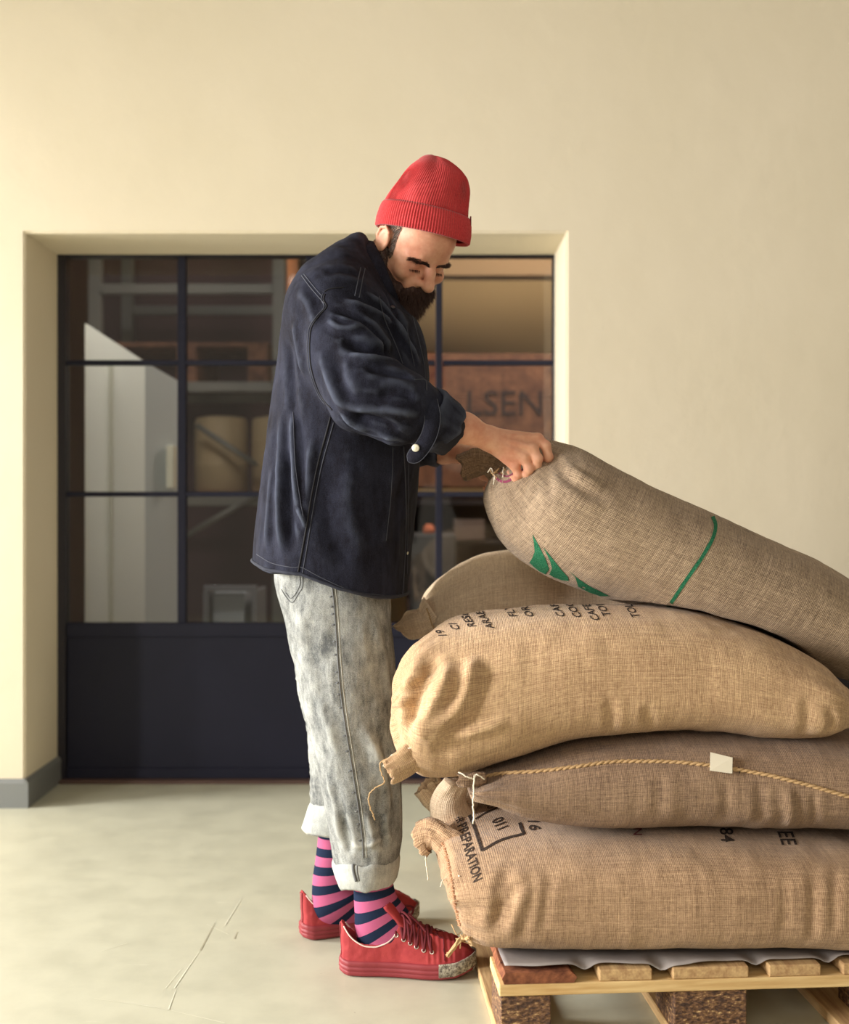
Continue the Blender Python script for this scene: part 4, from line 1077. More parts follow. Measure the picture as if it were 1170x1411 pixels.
# --- hair: beard, moustache, brows, side hair
def hair_patch(name, roots, dirs, lens, m, r=.0006, curl=.002, seed=1, segs=4, kind='stuff'):
    rg = np.random.default_rng(seed); n = len(roots)
    side = np.cross(dirs, rg.normal(0, 1, (n, 3))); side /= np.linalg.norm(side, axis=1)[:, None]
    bend = rg.normal(0, curl, (n, 3)); V = []; 
    for k in range(segs):
        t = k/(segs-1); c = roots+dirs*(lens*t)[:, None]+bend*(t*t); wv = r*(1-t*.85)
        V.append(c-side*wv); V.append(c+side*wv)
    V = np.stack(V, 1).reshape(-1, 3); F_ = []
    base = (np.arange(n)*segs*2)[:, None]
    Q = np.concatenate([base+np.array([[2*k, 2*k+1, 2*k+3, 2*k+2]]) for k in range(segs-1)], 0)
    return mobj(name, V, Q, m, kind=kind)
def build_beard():
    lo = HC-.19; hi = HC+.16
    f = Field(np.arange(lo[0], hi[0], .003), np.arange(lo[1], hi[1], .003), np.arange(lo[2], hi[2]-.1, .003))
    for s_ in (-1, 1):
        f.chain([H(.006, s_*.068, -.012), H(.008, s_*.066, -.040), H(.020, s_*.058, -.068), H(.045, s_*.042, -.088), H(.070, s_*.018, -.102)], [.006, .013, .019, .023, .024], .016)
        f.ell(H(.086, 0, -.070), (.017, .026, .016), HM, .01)
        f.chain([H(.096, 0, -.052), H(.090, s_*.022, -.057), H(.074, s_*.038, -.072), H(.060, s_*.044, -.092)], [.009, .011, .013, .016], .01)
        f.chain([H(.040, s_*.054, -.060), H(.064, s_*.040, -.080)], [.014, .018], .012)
    f.chain([H(.078, 0, -.092), H(.082, 0, -.108), H(.072, 0, -.120)], [.026, .026, .016], .02)
    f.chain([H(.030, 0, -.092), H(.06, 0, -.102)], [.03, .028], .02)
    V, Q = f.mesh(1)
    N = normals(V, Q); V = V+N*(fbm(V*[160, 160, 60], 2, 4)*.0030)[:, None]
    return V, Q
VQ = build_beard(); beard = mobj('beard', VQ[0], VQ[1], M_HAIR)
NB = normals(*VQ); rg = np.random.default_rng(2)
idx = rg.choice(len(VQ[0]), 9000); rt = VQ[0][idx]; dr = NB[idx]*.55+np.array([0, 0, -.75])-.25*hu+rg.normal(0, .22, (9000, 3)); dr /= np.linalg.norm(dr, axis=1)[:, None]
lz = (rt-HC)@hu
grey = (lz > -.045) & (rg.random(9000) < .6)
o_ = hair_patch('beard_hair', rt[~grey], dr[~grey], rg.uniform(.006, .017, 9000)[~grey], M_HAIR, seed=3); o_.parent = beard
o_ = hair_patch('grey_beard_hair', rt[grey], dr[grey], rg.uniform(.003, .008, 9000)[grey], M_HAIR_G, seed=4, r=.0005, curl=.001); o_.parent = beard
# stubble and temple hair on the skin itself: chosen from body vertices by place on the head
NBd = normals(VB, QB); q = (VB-HC)@HM.T
def region(mask, n, seed):
    i = np.where(mask)[0]; r_ = np.random.default_rng(seed); return i[r_.integers(0, len(i), n)] if len(i) else i
tm = (q[:, 0] > -.030) & (q[:, 0] < .030) & (np.abs(q[:, 1]) > .05) & (q[:, 2] > -.02) & (q[:, 2] < .06) & ~((q[:, 0] < .016) & (q[:, 2] < .036) & (q[:, 0] > -.026)) & (np.abs(q[:, 1]) < .08)
i = region(tm, 1500, 5)
dv = NBd[i]*.25-.9*hu-.3*hf; dv += np.random.default_rng(6).normal(0, .12, dv.shape); dv /= np.linalg.norm(dv, axis=1)[:, None]
hair_patch('side_hair', VB[i], dv, np.random.default_rng(7).uniform(.005, .011, len(i)), M_HAIR_G, seed=8, r=.0005, curl=.001)
i = region(tm, 1300, 9); dv = NBd[i]*.25-.9*hu-.3*hf; dv += np.random.default_rng(10).normal(0, .12, dv.shape); dv /= np.linalg.norm(dv, axis=1)[:, None]
hair_patch('dark_side_hair', VB[i], dv, np.random.default_rng(11).uniform(.005, .011, len(i)), M_HAIR, seed=12, r=.0005, curl=.001)
nm_ = (q[:, 0] > -.11) & (q[:, 0] < -.03) & (q[:, 2] < .0) & (q[:, 2] > -.06); i = region(nm_, 1200, 13)
if len(i):
    dv = NBd[i]*.3-.9*hu; dv /= np.linalg.norm(dv, axis=1)[:, None]
    hair_patch('nape_hair', VB[i], dv, np.full(len(i), .007), M_HAIR, seed=14, r=.0005, curl=.001)
for s_ in (-1, 1):
    r_ = np.random.default_rng(20+s_); n = 520; t = r_.random(n)
    c = np.array([H(.0925-.017*tt*tt-.004*tt, s_*(.009+.042*tt), .009+.009*math.sin(tt*2.6)-.003*tt) for tt in t])+r_.normal(0, .0017, (n, 3))*1.0
    h2 = [tBody.find_nearest(Vector(cc)) for cc in c]; c = np.array([hh[0] for hh in h2]); nn_ = np.array([hh[1] for hh in h2])
    dv = s_*hr*.85+hu*(.35-.6*t)[:, None]+nn_*.22; dv /= np.linalg.norm(dv, axis=1)[:, None]
    hair_patch('eyebrow', c, dv, r_.uniform(.006, .012, n), M_HAIR, seed=22, r=.0006, curl=.0006)
    r2 = np.random.default_rng(30+s_); n = 80; t = r2.random(n)
    c = np.array([H(.0835-.005*tt, s_*(.019+.027*tt), -.0105) for tt in t]); dv = hf*.75-hu*.6+s_*hr*.2; dv = np.tile(dv/np.linalg.norm(dv), (n, 1))
    hair_patch('eyelashes', c, dv, np.full(n, .008), M_HAIR, seed=5, r=.0004, curl=.0006)

# --- knit cap
def build_cap():
    ax = np.array([.17, -.10, .98]); ax /= np.linalg.norm(ax)
    ex = np.array([1, 0, 0.])-ax*ax[0]; ex /= np.linalg.norm(ex); ey = np.cross(ax, ex)
    c0 = W(582, 325, 2.735); nseg = 648; an = np.linspace(0, 2*math.pi, nseg, endpoint=False)
    ribs = np.sin(an*108)
    def ring(h, rx, ry, ofx=0, ofy=0, rib=.0012, pinch=0, ti=0.0):
        m = 1-pinch*(.5+.5*np.cos(an*4+.6))**3
        rr = rib*ribs
        # the band dips towards the back and rises over the brow on the far side
        hh = h+ti*np.cos(an)
        return c0+ex*((np.cos(an)*(rx+rr)*m)[:, None]+ofx)+ey*((np.sin(an)*(ry+rr)*m)[:, None]+ofy)+ax*hh[:, None]
    cuff = [(.006, .097, .092), (.000, .1035, .099), (.003, .1065, .1025), (.02, .1065, .103), (.040, .1035, .101), (.052, .1000, .0985), (.057, .0965, .0955), (.052, .0925, .0915)]
    R = [ring(h, a, b, .0, 0, .0013, 0, -.004) for h, a, b in cuff]
    V, Fc = loft_geo(R, True, False, False); cf = mobj('cap_cuff', V, Fc, M_HAT)
    # dome, pinched into four tucks at the crown
    dome = [(.045, .0925, .0915, 0, 0), (.060, .0930, .092, .001, 0), (.080, .0885, .089, .004, 0), (.105, .0815, .083, .009, 0), (.125, .0755, .076, .012, .04), (.142, .066, .067, .014, .10), (.157, .050, .052, .012, .18), (.168, .032, .034, .006, .25), (.174, .015, .016, .001, .25), (.1755, .003, .003, -.001, 0)]
    D = np.array(dome); S = curve_pts(D, 46)
    R = [ring(r[0], r[1], r[2], r[3]-.002, 0, .0010*min(1, r[1]/.06), max(r[4], 0)) for r in S]
    V, Fc = loft_geo(R, True, False, True)
    N = normals(V, np.array([f_ for f_ in Fc if len(f_) == 4])); V = V+N*(fbm(V*22, 2, 7)*.004)[:, None]
    top = mobj('knit_cap', V, Fc, M_HAT)
    cf.parent = top
    lb = c0+ex*.1035+ax*.047
    o1 = box('cap_label', (-.001, -.008, -.010), (.002, .008, .010), mat('dark_red_label', srgb(110, 22, 30), .6), top, .0008); o1.location = Vector(lb-MO+[-.004, -.012, 0])
    return top
build_cap()
#@@CLOTHES
# --- jacket
def smoothtab(tab, key):
    T = np.array(tab, float); k = T[:, 0]; f = curve_pts(T, 200); o_ = np.argsort(f[:, 0]); f = f[o_]
    return [np.interp(key, f[:, 0], f[:, c]) for c in range(1, T.shape[1])]
JT = []   # z, back x, front x, half width
for py, xb, xf, b in ((322, 484, 506, .04), (334, 468, 512, .075), (350, 447, 512, .115), (366, 430, 517, .150), (385, 414, 526, .182), (410, 402, 541, .207), (435, 395, 562, .217), (460, 389, 583, .222), (520, 380, 594, .224),
                      (590, 371, 585, .222), (640, 366, 578, .218), (700, 359, 570, .222), (760, 353, 564, .230), (850, 350, 560, .236)):
    q0, q1 = P(xb, py, 2.77), P(xf, py, 2.77); JT.append((q0[2], q0[0], q1[0], b))
JT = JT[::-1]
def build_jacket():
    f = Field(np.arange(-.40, .10, .0045), np.arange(2.42, 3.12, .0045), np.arange(.78, 1.66, .0045))
    X, Y, Z = f.ax
    xb, xf, b = smoothtab(JT, Z)
    cx = (xb+xf)/2; a = (xf-xb)/2
    px = (X[:, None, None]-cx[None, None, :])/a[None, None, :]; py = (Y[None, :, None]-2.77)/b[None, None, :]
    e = 2.3
    r = (np.abs(px)**e+np.abs(py)**e)**(1/e)
    f.V = ((r-1)*np.minimum(a, b)[None, None, :]*.9).astype(np.float32)
    top = JT[-1][0]; f.V = np.maximum(f.V, (Z[None, None, :]-top).astype(np.float32))
    # shoulders and sleeves
    f.cone((-.20, 2.66, 1.475), (-.195, 2.61, 1.425), .055, .088, .05)
    f.chain([(-.195, 2.61, 1.425), (-.165, 2.555, 1.335), (-.118, 2.505, 1.238)], [.088, .086, .079], .028)
    f.chain([(-.118, 2.505, 1.238), W(548, 560, 2.50), W(592, 572, 2.53)], [.079, .074, .056], .02)
    f.chain([(-.19, 2.93, 1.425), (-.05, 3.00, 1.235)], [.085, .075], .028)
    f.chain([(-.05, 3.00, 1.235), W(592, 615, 2.93)], [.075, .045], .02)
    f.cone((-.26, 2.72, 1.46), (-.19, 2.65, 1.50), .03, .03, .04)
    # hem: lower at the front
    hx = np.array([-.40, -.375, -.32, -.253, -.1745, -.0987, -.041, .02]); hz_ = np.array([.886, .884, .868, .862, .833, .813, .8075, .806])
    h = np.interp(X, hx, hz_); f.V = np.maximum(f.V, (h[:, None, None]-Z[None, None, :]).astype(np.float32))
    # cut the sleeve mouths open a little
    V, Q = f.mesh(2); return V, Q
VJ, QJ = build_jacket()
NJ = normals(VJ, QJ)
def sleeve_w(V):
    A = np.array([-.19, 2.60, 1.42]); d, u = seg_dist(V, np.array([A, (-.118, 2.505, 1.238), W(592, 572, 2.53)])); return np.clip((.11-d)/.04, 0, 1), u
sw, su = sleeve_w(VJ)
amp = fbm(VJ*[9, 9, 4.0]+3, 3, 21)*.010*(1-sw)+fbm(VJ*[16, 16, 16]+7, 3, 22)*.005*sw+fbm(VJ*[34, 34, 34], 2, 23)*.0014
amp *= np.clip((VJ[:, 2]-.82)/.05, .25, 1)
VJ = VJ+NJ*amp[:, None]
tJ0 = bvh(VJ, QJ)
JC = [ # long folds read off the photograph
    ([(470, 412), (500, 425), (530, 440), (560, 470)], .010, .012), ([(455, 425), (480, 432), (510, 448), (548, 500)], .009, -.012), ([(500, 400), (530, 425), (560, 470), (580, 505)], .008, .010),
    ([(450, 440), (470, 452), (500, 450)], .008, .007), ([(470, 468), (495, 478), (520, 486), (548, 488)], .012, -.014), ([(480, 490), (510, 494), (545, 492)], .009, .008), ([(500, 505), (530, 512), (570, 520)], .010, -.008),
    ([(440, 480), (450, 510), (465, 545), (485, 570)], .014, .009), ([(460, 500), (468, 530), (482, 556)], .012, -.008), ([(478, 560), (510, 562), (545, 566), (580, 572)], .010, .011), ([(485, 575), (515, 578), (550, 592)], .008, -.010), ([(470, 570), (500, 590), (530, 600), (552, 602)], .008, .010), ([(460, 562), (490, 582), (530, 596), (560, 610)], .006, .006),
    ([(405, 440), (412, 480), (420, 520)], .013, .008), ([(398, 470), (402, 520), (405, 580)], .012, -.008), ([(402, 560), (405, 640), (412, 700), (418, 720)], .010, .009), ([(388, 560), (386, 640), (384, 700), (390, 770)], .012, .008), ([(396, 620), (396, 690), (400, 760)], .011, -.009),
    ([(430, 600), (424, 660), (420, 730)], .010, .006), ([(375, 640), (370, 700), (366, 760)], .010, .006), ([(410, 700), (418, 715), (422, 730)], .006, .006),
    ([(460, 610), (450, 660), (455, 730), (480, 780)], .022, -.008), ([(540, 640), (535, 700), (528, 760)], .018, .005), ([(490, 640), (480, 700), (500, 770)], .02, .006),
    ([(445, 375), (470, 372), (500, 380)], .012, -.006), ([(410, 400), (425, 420), (435, 450)], .012, .006), ([(530, 400), (545, 430), (560, 460)], .009, -.007), ([(520, 545), (545, 540), (575, 548)], .010, -.008)]
VJ = creases(VJ, QJ, JC, tJ0)
# hem band: slight roll of cloth
jacket = mobj('denim_jacket', VJ, QJ, M_DENIM)
tJ = bvh(VJ, QJ)
def jseam(pts, r=.0016, m=M_SEAM, off=.0004, n=70, name='seam', t=None, par=None):
    L = cast_line(t or tJ, pts, n, off)
    if len(L) < 4: return
    k = np.where(np.linalg.norm(np.diff(L, axis=0), axis=1) > .035)[0]
    if len(k): L = L[:k[0]+1] if k[0] > len(L)/2 else L[k[-1]+1:]
    if len(L) < 4: return
    V, Fc = tube_geo(L, r, 6); return mobj(name, V, Fc, m, par or jacket)
# armhole, shoulder, yoke and side seams
ARM = [(448, 405), (446, 413), (450, 423), (440, 435), (430, 450), (427, 470), (428, 500), (434, 525), (444, 548), (458, 565)]
jseam(ARM, .0015, M_SEAM_D); jseam([(a-3, b) for a, b in ARM], .0011)
jseam([(416, 380), (428, 396), (440, 410), (447, 418)], .0012, M_SEAM); jseam([(419, 378), (431, 393), (443, 407)], .0010, M_SEAM)
jseam([(447, 402), (455, 398), (474, 396)], .0013, M_SEAM_D)
jseam([(503, 370), (499, 388), (495, 410)], .0012); jseam([(497, 369), (493, 388), (489, 408)], .0012)
jseam([(458, 565), (449, 600), (438, 640), (428, 690), (420, 740), (411, 788)], .0020, M_SEAM_D); jseam([(463, 570), (454, 603), (443, 643), (433, 692), (425, 742), (417, 790)], .0011); jseam([(404, 568), (407, 640), (414, 690), (418, 712)], .0008)
jseam([(522, 408), (530, 440), (545, 475), (556, 505), (563, 530)], .0012); jseam([(515, 395), (521, 425), (538, 465), (552, 500)], .0012)
jseam([(567, 430), (576, 465), (584, 500), (586, 525)], .0010); jseam([(560, 450), (566, 480), (571, 505)], .0010)
jseam([(541, 606), (541, 640), (538, 690), (532, 745)], .0009); jseam([(556, 612), (559, 680), (559, 740), (556, 800), (554, 824)], .0012); jseam([(563, 640), (562, 720), (561, 790)], .0009)
# breast pocket outline
jseam([(571, 523), (586, 524), (588, 538)], .0012, M_SEAM)
# hem binding
def hem_band():
    an = np.linspace(0, 2*math.pi, 220, endpoint=False); hx = [-.40, -.375, -.32, -.253, -.1745, -.0987, -.041, .02]; hz_ = [.886, .884, .868, .862, .833, .813, .8075, .806]
    pts = []
    for a_ in an:
        z = .84
        for _ in range(4):
            xb, xf, b = smoothtab(JT, np.array([z])); cx = (xb+xf)[0]/2; a2 = (xf-xb)[0]/2; c, s_ = math.cos(a_), math.sin(a_)
            x = cx+np.sign(c)*abs(c)**(2/2.3)*a2; z = float(np.interp(x, hx, hz_))
        y = 2.77+np.sign(s_)*abs(s_)**(2/2.3)*b[0]; h, nn, i, dd = tJ.find_nearest(Vector((x*1.01, y, z+.006))); pts.append(np.array(h)+np.array([nn[0], nn[1], 0])*.001)
    pts = np.array(pts)
    for _ in range(3): pts = (np.roll(pts, 1, 0)+pts*2+np.roll(pts, -1, 0))/4
    V, Fc = tube_geo(pts, .0036, 8, True); V = V+fbm(V*[260, 60, 60], 2, 3)[:, None]*.0010; return mobj('hem', V, Fc, M_HEM, jacket)
hem_band()
jseam([(354, 764), (375, 776), (404, 782), (416, 782), (445, 797), (485, 814), (525, 820), (556, 822)], .0009)
# placket buttons
def snap(px, py, t=tJ, r=.006, par=None, m=M_BUTTON, name='snap_button', off=.001):
    h, nn, i, d = t.ray_cast(CAMV, ray(px, py))
    if h is None: return
    if nn.dot(ray(px, py)) > 0: nn = -nn
    q = nn.to_track_quat('Z', 'Y').to_matrix(); an = np.linspace(0, 2*math.pi, 20, endpoint=False); R = []
    for rr, z in ((1, 0), (1, .25), (.85, .42), (.55, .36), (.45, .42), (.01, .45)):
        R.append([np.array(h+nn*off+q@Vector((math.cos(a_)*r*rr, math.sin(a_)*r*rr, z*r))) for a_ in an])
    V, Fc = loft_geo(R); return mobj(name, V, Fc, m, par or jacket)
snap(561, 762, r=.0035); snap(541, 424, r=.005, m=mat('dark_button', srgb(60, 56, 62), .4))
# collar: turned-down band standing round the neck
def collar():
    C = P(529, 384, 2.765); B0 = P(498, 340, 2.765); F0 = P(544, 444, 2.765)
    d = F0-B0; R1 = np.linalg.norm(d)/2; d /= np.linalg.norm(d); n_ = np.array([-d[2], 0, d[0]]); n_ = n_ if n_[2] > 0 else -n_
    C = (B0+F0)/2; yv = np.array([0, 1.0, 0]); n = 90; an = np.linspace(math.radians(14), math.radians(346), n)
    rows = []
    for dr_, h_ in ((-.006, -.030), (-.004, 0), (-.001, .020), (.002, .026), (.006, .027), (.012, .020), (.019, .000), (.026, -.022), (.028, -.028), (.024, -.029), (.017, -.012), (.009, .004)):
        R = []
        for a_ in an:
            c, s_ = math.cos(a_), math.sin(a_); fr = max(0, c)**2; bk = max(0, -c)
            e_ = d*c+yv*s_; pt = .35*fr if dr_ > .02 else 0
            R.append(C+d*c*(R1-.004)+yv*s_*(.072-.006*c)+e_*dr_*(1-.25*bk)+n_*(h_*(1-.15*fr))-n_*0+d*(.030*pt))
        rows.append(R)
    rows = np.array(rows); rows = rows+fbm(rows*16, 2, 31)[..., None]*.003
    K = len(rows); m = n; rows = np.concatenate([rows, rows[:1]], 0)
    V, Fc = loft_geo(rows, False)
    for k in (0, m-1): Fc.append(tuple(r*m+k for r in range(K)))
    mobj('collar', V, Fc, M_DENIM, jacket)
    e = rows[7][4:-4]+n_*.0; V, Fc = tube_geo(e+np.array([0, -.0015, .0])*0, .0010, 5); mobj('collar_edge', V, Fc, M_SEAM_D, jacket)
collar()
# front facings: lapel edges meeting at the throat
# rolled cuffs
def cuff(name, c0, c1, r0, r1, par, m, seed=0, th=.010, n=9, lip=.9, e=(1, 1), mm=64, ruff=.004):
    c0 = np.array(c0); c1 = np.array(c1); T = c1-c0; L = np.linalg.norm(T); T /= L
    u = np.cross(T, [0, 1, 0]); u /= np.linalg.norm(u); v = np.cross(T, u); an = np.linspace(0, 2*math.pi, mm, endpoint=False)
    prof = [(0, -th), (-.04, -th*.3), (0, 0), (.15, .003), (.5, .0), (.85, .002), (.97, 0), (1.03, -th*.4), (1.0, -th*.9), (.7, -th*1.1), (.1, -th*1.2)]
    R = []
    for t_, d_ in prof:
        r_ = r0+(r1-r0)*t_+d_
        nz = fbm(np.stack([np.cos(an)*2+seed, np.sin(an)*2, np.full(mm, t_*1.5)], 1), 3, seed)*ruff
        nt_ = fbm(np.stack([np.cos(an)*1.5+seed, np.sin(an)*1.5, np.full(mm, 9.)], 1), 2, seed+3)*ruff*1.6
        R.append(c0+T*(t_*L+nt_)[:, None]+u*(np.cos(an)*(r_*e[0]+nz))[:, None]+v*(np.sin(an)*(r_*e[1]+nz))[:, None])
    R.append(R[0]); V, Fc = loft_geo(R, True, False, False); return mobj(name, V, Fc, m, par)
cfn = cuff('rolled_cuff', W(586, 573, 2.522), W(620, 590, 2.545), .064, .050, jacket, M_DENIM, 3, ruff=.006, th=.008)
cuff('rolled_cuff', W(578, 615, 2.945), W(608, 621, 2.92), .046, .040, jacket, M_DENIM, 5, ruff=.005)
cuff('sleeve_lining', W(604, 590, 2.54), W(624, 603, 2.555), .050, .040, jacket, M_DENIM_IN, 6, ruff=.005)
# buttoned tab hanging from the cuff
def tab():
    pts = [W(592, 552, 2.462), W(596, 575, 2.452), W(592, 598, 2.455), W(580, 619, 2.462), W(563, 636, 2.470)]
    c = curve_pts(pts, 26); T = np.gradient(c, axis=0); T /= np.linalg.norm(T, axis=1)[:, None]; N = np.array([0, -1, 0.]); R = []
    for i in range(26):
        s_ = np.cross(T[i], N); s_ /= np.linalg.norm(s_); e_ = (25-i)/4; wv = .0155*(1 if e_ > 1 else math.sqrt(max(1-(1-e_)**2, .02)))
        R.append([c[i]+s_*wv, c[i]+s_*wv*.92+N*.003, c[i]-s_*wv*.92+N*.003, c[i]-s_*wv, c[i]-s_*wv*.9-N*.002, c[i]+s_*wv*.9-N*.002])
    V, Fc = loft_geo(R); tb = mobj('cuff_tab', V, Fc, M_DENIM, jacket)
    ed = [r[0]+N*.002 for r in R]+[r[3]+N*.002 for r in R][::-1]; V, Fc = tube_geo(np.array(ed), .0009, 5); mobj('tab_edge', V, Fc, M_SEAM, jacket)
    V, Fc = loft_geo(R); t = BVHTree.FromPolygons([tuple(q) for q in V], Fc); snap(573, 617, t, .0078)
tab()

# --- jeans
def leg_tab(rows, y0, s):
    out = []
    for py, xl_, xr_, b in rows:
        out.append((CZ-(py-HY)/s, (xl_-CX)/s, (xr_-CX)/s, b))
    return out[::-1]
def leg_field(tab, yc, ybend=None, st=.0045):
    T = np.array(tab); f = Field(np.arange(T[:, 1].min()-.03, T[:, 2].max()+.03, st), np.arange(yc-.16, yc+.16, st), np.arange(T[0, 0]-.01, T[-1, 0]+.02, st))
    X, Y, Z = f.ax; xb, xf, b = smoothtab(tab, Z); cx = (xb+xf)/2; a = (xf-xb)/2
    px = (X[:, None, None]-cx)/a; py = (Y[None, :, None]-yc)/b; r = (np.abs(px)**2.15+np.abs(py)**2.15)**(1/2.15)
    f.V = ((r-1)*np.minimum(a, b)*.9).astype(np.float32)
    f.V = np.maximum(f.V, np.maximum(Z-T[-1, 0], T[0, 0]-Z)[None, None, :].astype(np.float32)); return f.mesh(2)
LN = leg_tab([(740, 386, 530, .07), (800, 381, 537, .090), (850, 393, 541, .102), (900, 404, 545, .108), (960, 415, 549, .108), (1020, 428, 551, .105), (1080, 440, 554, .098), (1140, 452, 554, .090), (1185, 462, 549, .082), (1200, 465, 545, .08)], 2.68, 634)
LF = leg_tab([(760, 392, 526, .08), (850, 398, 532, .095), (930, 410, 536, .10), (1000, 421, 530, .105), (1060, 427, 520, .098), (1100, 429, 505, .088), (1125, 432, 498, .082)], 2.88, 590)
jeans = empty('jeans', (0, 0, 0)); jeans.parent = man
def jmesh(name, V, Fc, m, par=None): return mobj(name, V, Fc, m, par or jeans)
VL, QL = leg_field(LN, 2.68); NL = normals(VL, QL)
VL = VL+NL*(fbm(VL*[12, 12, 5]+1, 3, 41)*.008+fbm(VL*[30, 30, 16], 3, 42)*.0025)[:, None]
VL = creases(VL, QL, [([(440, 960), (452, 1000), (468, 1050)], .012, .006), ([(400, 880), (425, 905), (450, 920)], .010, -.004), ([(500, 1000), (520, 1040), (530, 1090)], .012, .006), ([(525, 1010), (540, 1060), (545, 1120)], .012, -.007),
    ([(470, 1120), (478, 1150), (482, 1178)], .008, -.006), ([(505, 1120), (512, 1150), (512, 1175)], .008, .006), ([(525, 1120), (528, 1150), (532, 1172)], .008, -.006), ([(450, 1070), (462, 1110), (468, 1160)], .010, .006), ([(515, 850), (528, 900), (540, 980)], .012, .005), ([(412, 830), (420, 900), (436, 970)], .014, .004), ([(484, 1160), (500, 1166), (540, 1150)], .006, .004)])
legn = jmesh('trouser_leg', VL, QL, M_JEANS); tL = bvh(VL, QL)
VF, QF = leg_field(LF, 2.88); NF = normals(VF, QF)
VF = VF+NF*(fbm(VF*[14, 14, 7]+5, 3, 43)*.008+fbm(VF*[34, 34, 120], 3, 44)*.0022)[:, None]
jmesh('trouser_leg', VF, QF, M_JEANS)
OS = [(457, 800), (462, 850), (465, 900), (469, 950), (476, 1000), (484, 1050), (492, 1100), (499, 1150), (501, 1182)]
jseam(OS, .0016, M_JSEAM, n=90, name='outseam', t=tL, par=legn); jseam([(a+4, b) for a, b in OS], .0007, mat('pale_stitch', srgb(190, 188, 176), .9), n=90, name='stitch_line', t=tL, par=legn)
for py in (822, 836, 846, 861, 884, 902, 926, 941, 957, 975, 1014, 1035, 1062, 1092, 1118, 1136, 1158):
    x = np.interp(py, [p_[1] for p_ in OS], [p_[0] for p_ in OS]); L_ = cast_line(tL, [(x-6, py+1), (x-3, py), (x-.5, py)], 8, -.0006)
    if len(L_) == 8: V, Fc = tube_geo(L_, np.array([.0004, .0014, .002, .0024, .0024, .0022, .0018, .001]), 6); jmesh('seam_pucker', V, Fc, M_JSEAM, legn)
for pts in ([(417, 790), (417, 808), (412, 817), (403, 830), (394, 822), (388, 812)], [(413, 790), (413, 807), (402, 824), (394, 817)]):
    jseam(pts, .0010, M_JSEAM, n=40, name='pocket_edge', t=tL, par=legn)
def jcuff(rows, yc, s, seed, flare=.010, th=.009):
    """turned-up hem: rows (py, xl, xr, b) top to bottom"""
    mm = 72; an = np.linspace(0, 2*math.pi, mm, endpoint=False); R = []
    prof = []
    n = len(rows)
    for i, (py, xl_, xr_, b) in enumerate(rows): prof.append((py, xl_, xr_, b, 0))
    prof += [(rows[-1][0]-1, rows[-1][1]+5, rows[-1][2]-5, rows[-1][3]-.008, 0), (rows[0][0]+3, rows[0][1]+7, rows[0][2]-7, rows[0][3]-.011, 0)]
    prof = [(rows[0][0]+1.5, rows[0][1]+6, rows[0][2]-6, rows[0][3]-.010, 0), (rows[0][0]-.8, rows[0][1]+2, rows[0][2]-2, rows[0][3]-.003, 0)]+prof
    for (py, xl_, xr_, b, _) in prof:
        cx = ((xl_+xr_)/2-CX)/s; a_ = (xr_-xl_)/2/s; tilt = -8/s
        nz = fbm(np.stack([np.cos(an)*1.8+seed, np.sin(an)*1.8, np.full(mm, py*.01)], 1), 2, seed)*.004
        nzz = fbm(np.stack([np.cos(an)*2.4+seed, np.sin(an)*2.4, np.full(mm, 4.)], 1), 2, seed+1)*.006
        R.append(np.stack([cx+np.cos(an)*(a_+nz), yc-np.sin(an)*(b+nz), CZ-(py-HY)/s+nzz-np.cos(an)*tilt*.55], 1))
    R.append(R[0]); V, Fc = loft_geo(R, True, False, False); return V, [f_[::-1] for f_ in Fc]
V, Fc = jcuff([(1178, 458, 552, .086), (1184, 456, 553, .088), (1197, 460, 552, .087), (1210, 465, 549, .083), (1213, 467, 547, .080)], 2.68, 634, 2)
cn = jmesh('turned_up_cuff', V, Fc, M_JEANS_IN); tC2 = BVHTree.FromPolygons([tuple(q_) for q_ in V], Fc)
jseam([(487, 1184), (487, 1198), (491, 1214)], .0034, M_JSEAM, n=24, name='inner_seam', t=tC2, par=cn); jseam([(494, 1182), (492, 1198), (495, 1214)], .0012, M_JSEAM, n=24, name='inner_seam', t=tC2, par=cn)
V, Fc = jcuff([(1098, 427, 507, .090), (1104, 424, 508, .092), (1120, 419, 510, .096), (1134, 415, 512, .096), (1138, 418, 510, .092)], 2.88, 590, 6)
jmesh('turned_up_cuff', V, Fc, M_JEANS_IN)
M_DUMMY = None

# --- socks
def sock(rows, yc, s, stripes, phase):
    """rows: centre px, centre py, half width px, tilt (deg), lateral half width"""
    C = curve_pts(np.array(rows, float), 60); mm = 40; an = np.linspace(0, 2*math.pi, mm, endpoint=False); R = []; uv = []; L = 0
    for i, (cx, cy, hw, tl, b, yo) in enumerate(C):
        if i: L += math.hypot(C[i, 0]-C[i-1, 0], C[i, 1]-C[i-1, 1])
        t_ = math.radians(tl); c = P(cx, cy, s*0+yc); sc = F/yc
        ax_ = np.array([math.cos(t_), 0, math.sin(t_)])
        R.append(np.array([c+ax_*math.cos(q_)*hw/sc+np.array([0, -1, 0])*(math.sin(q_)*b)+[0, yo, 0] for q_ in an]))
        uv += [(q_/6.28, L/stripes+phase) for q_ in an]
    V, Fc = loft_geo(R, True, True, True); return V, [f_ for f_ in Fc], uv
V, Fc, uv = sock([(513, 1180, 25, 0, .038, 0), (514, 1205, 27, 2, .038, 0), (515, 1225, 28, 8, .038, 0), (518, 1245, 31, 18, .038, 0), (522, 1262, 37, 28, .039, 0), (530, 1281, 42, 36, .038, 0), (545, 1299, 40, 45, .036, 0), (562, 1313, 28, 60, .032, 0), (585, 1323, 18, 75, .028, 0)], 2.68, 634, 24.5, .30)
mesh_obj('sock', V-MO, [f_[::-1] for f_ in Fc], M_SOCK, man, uv=uv, label='near striped sock')
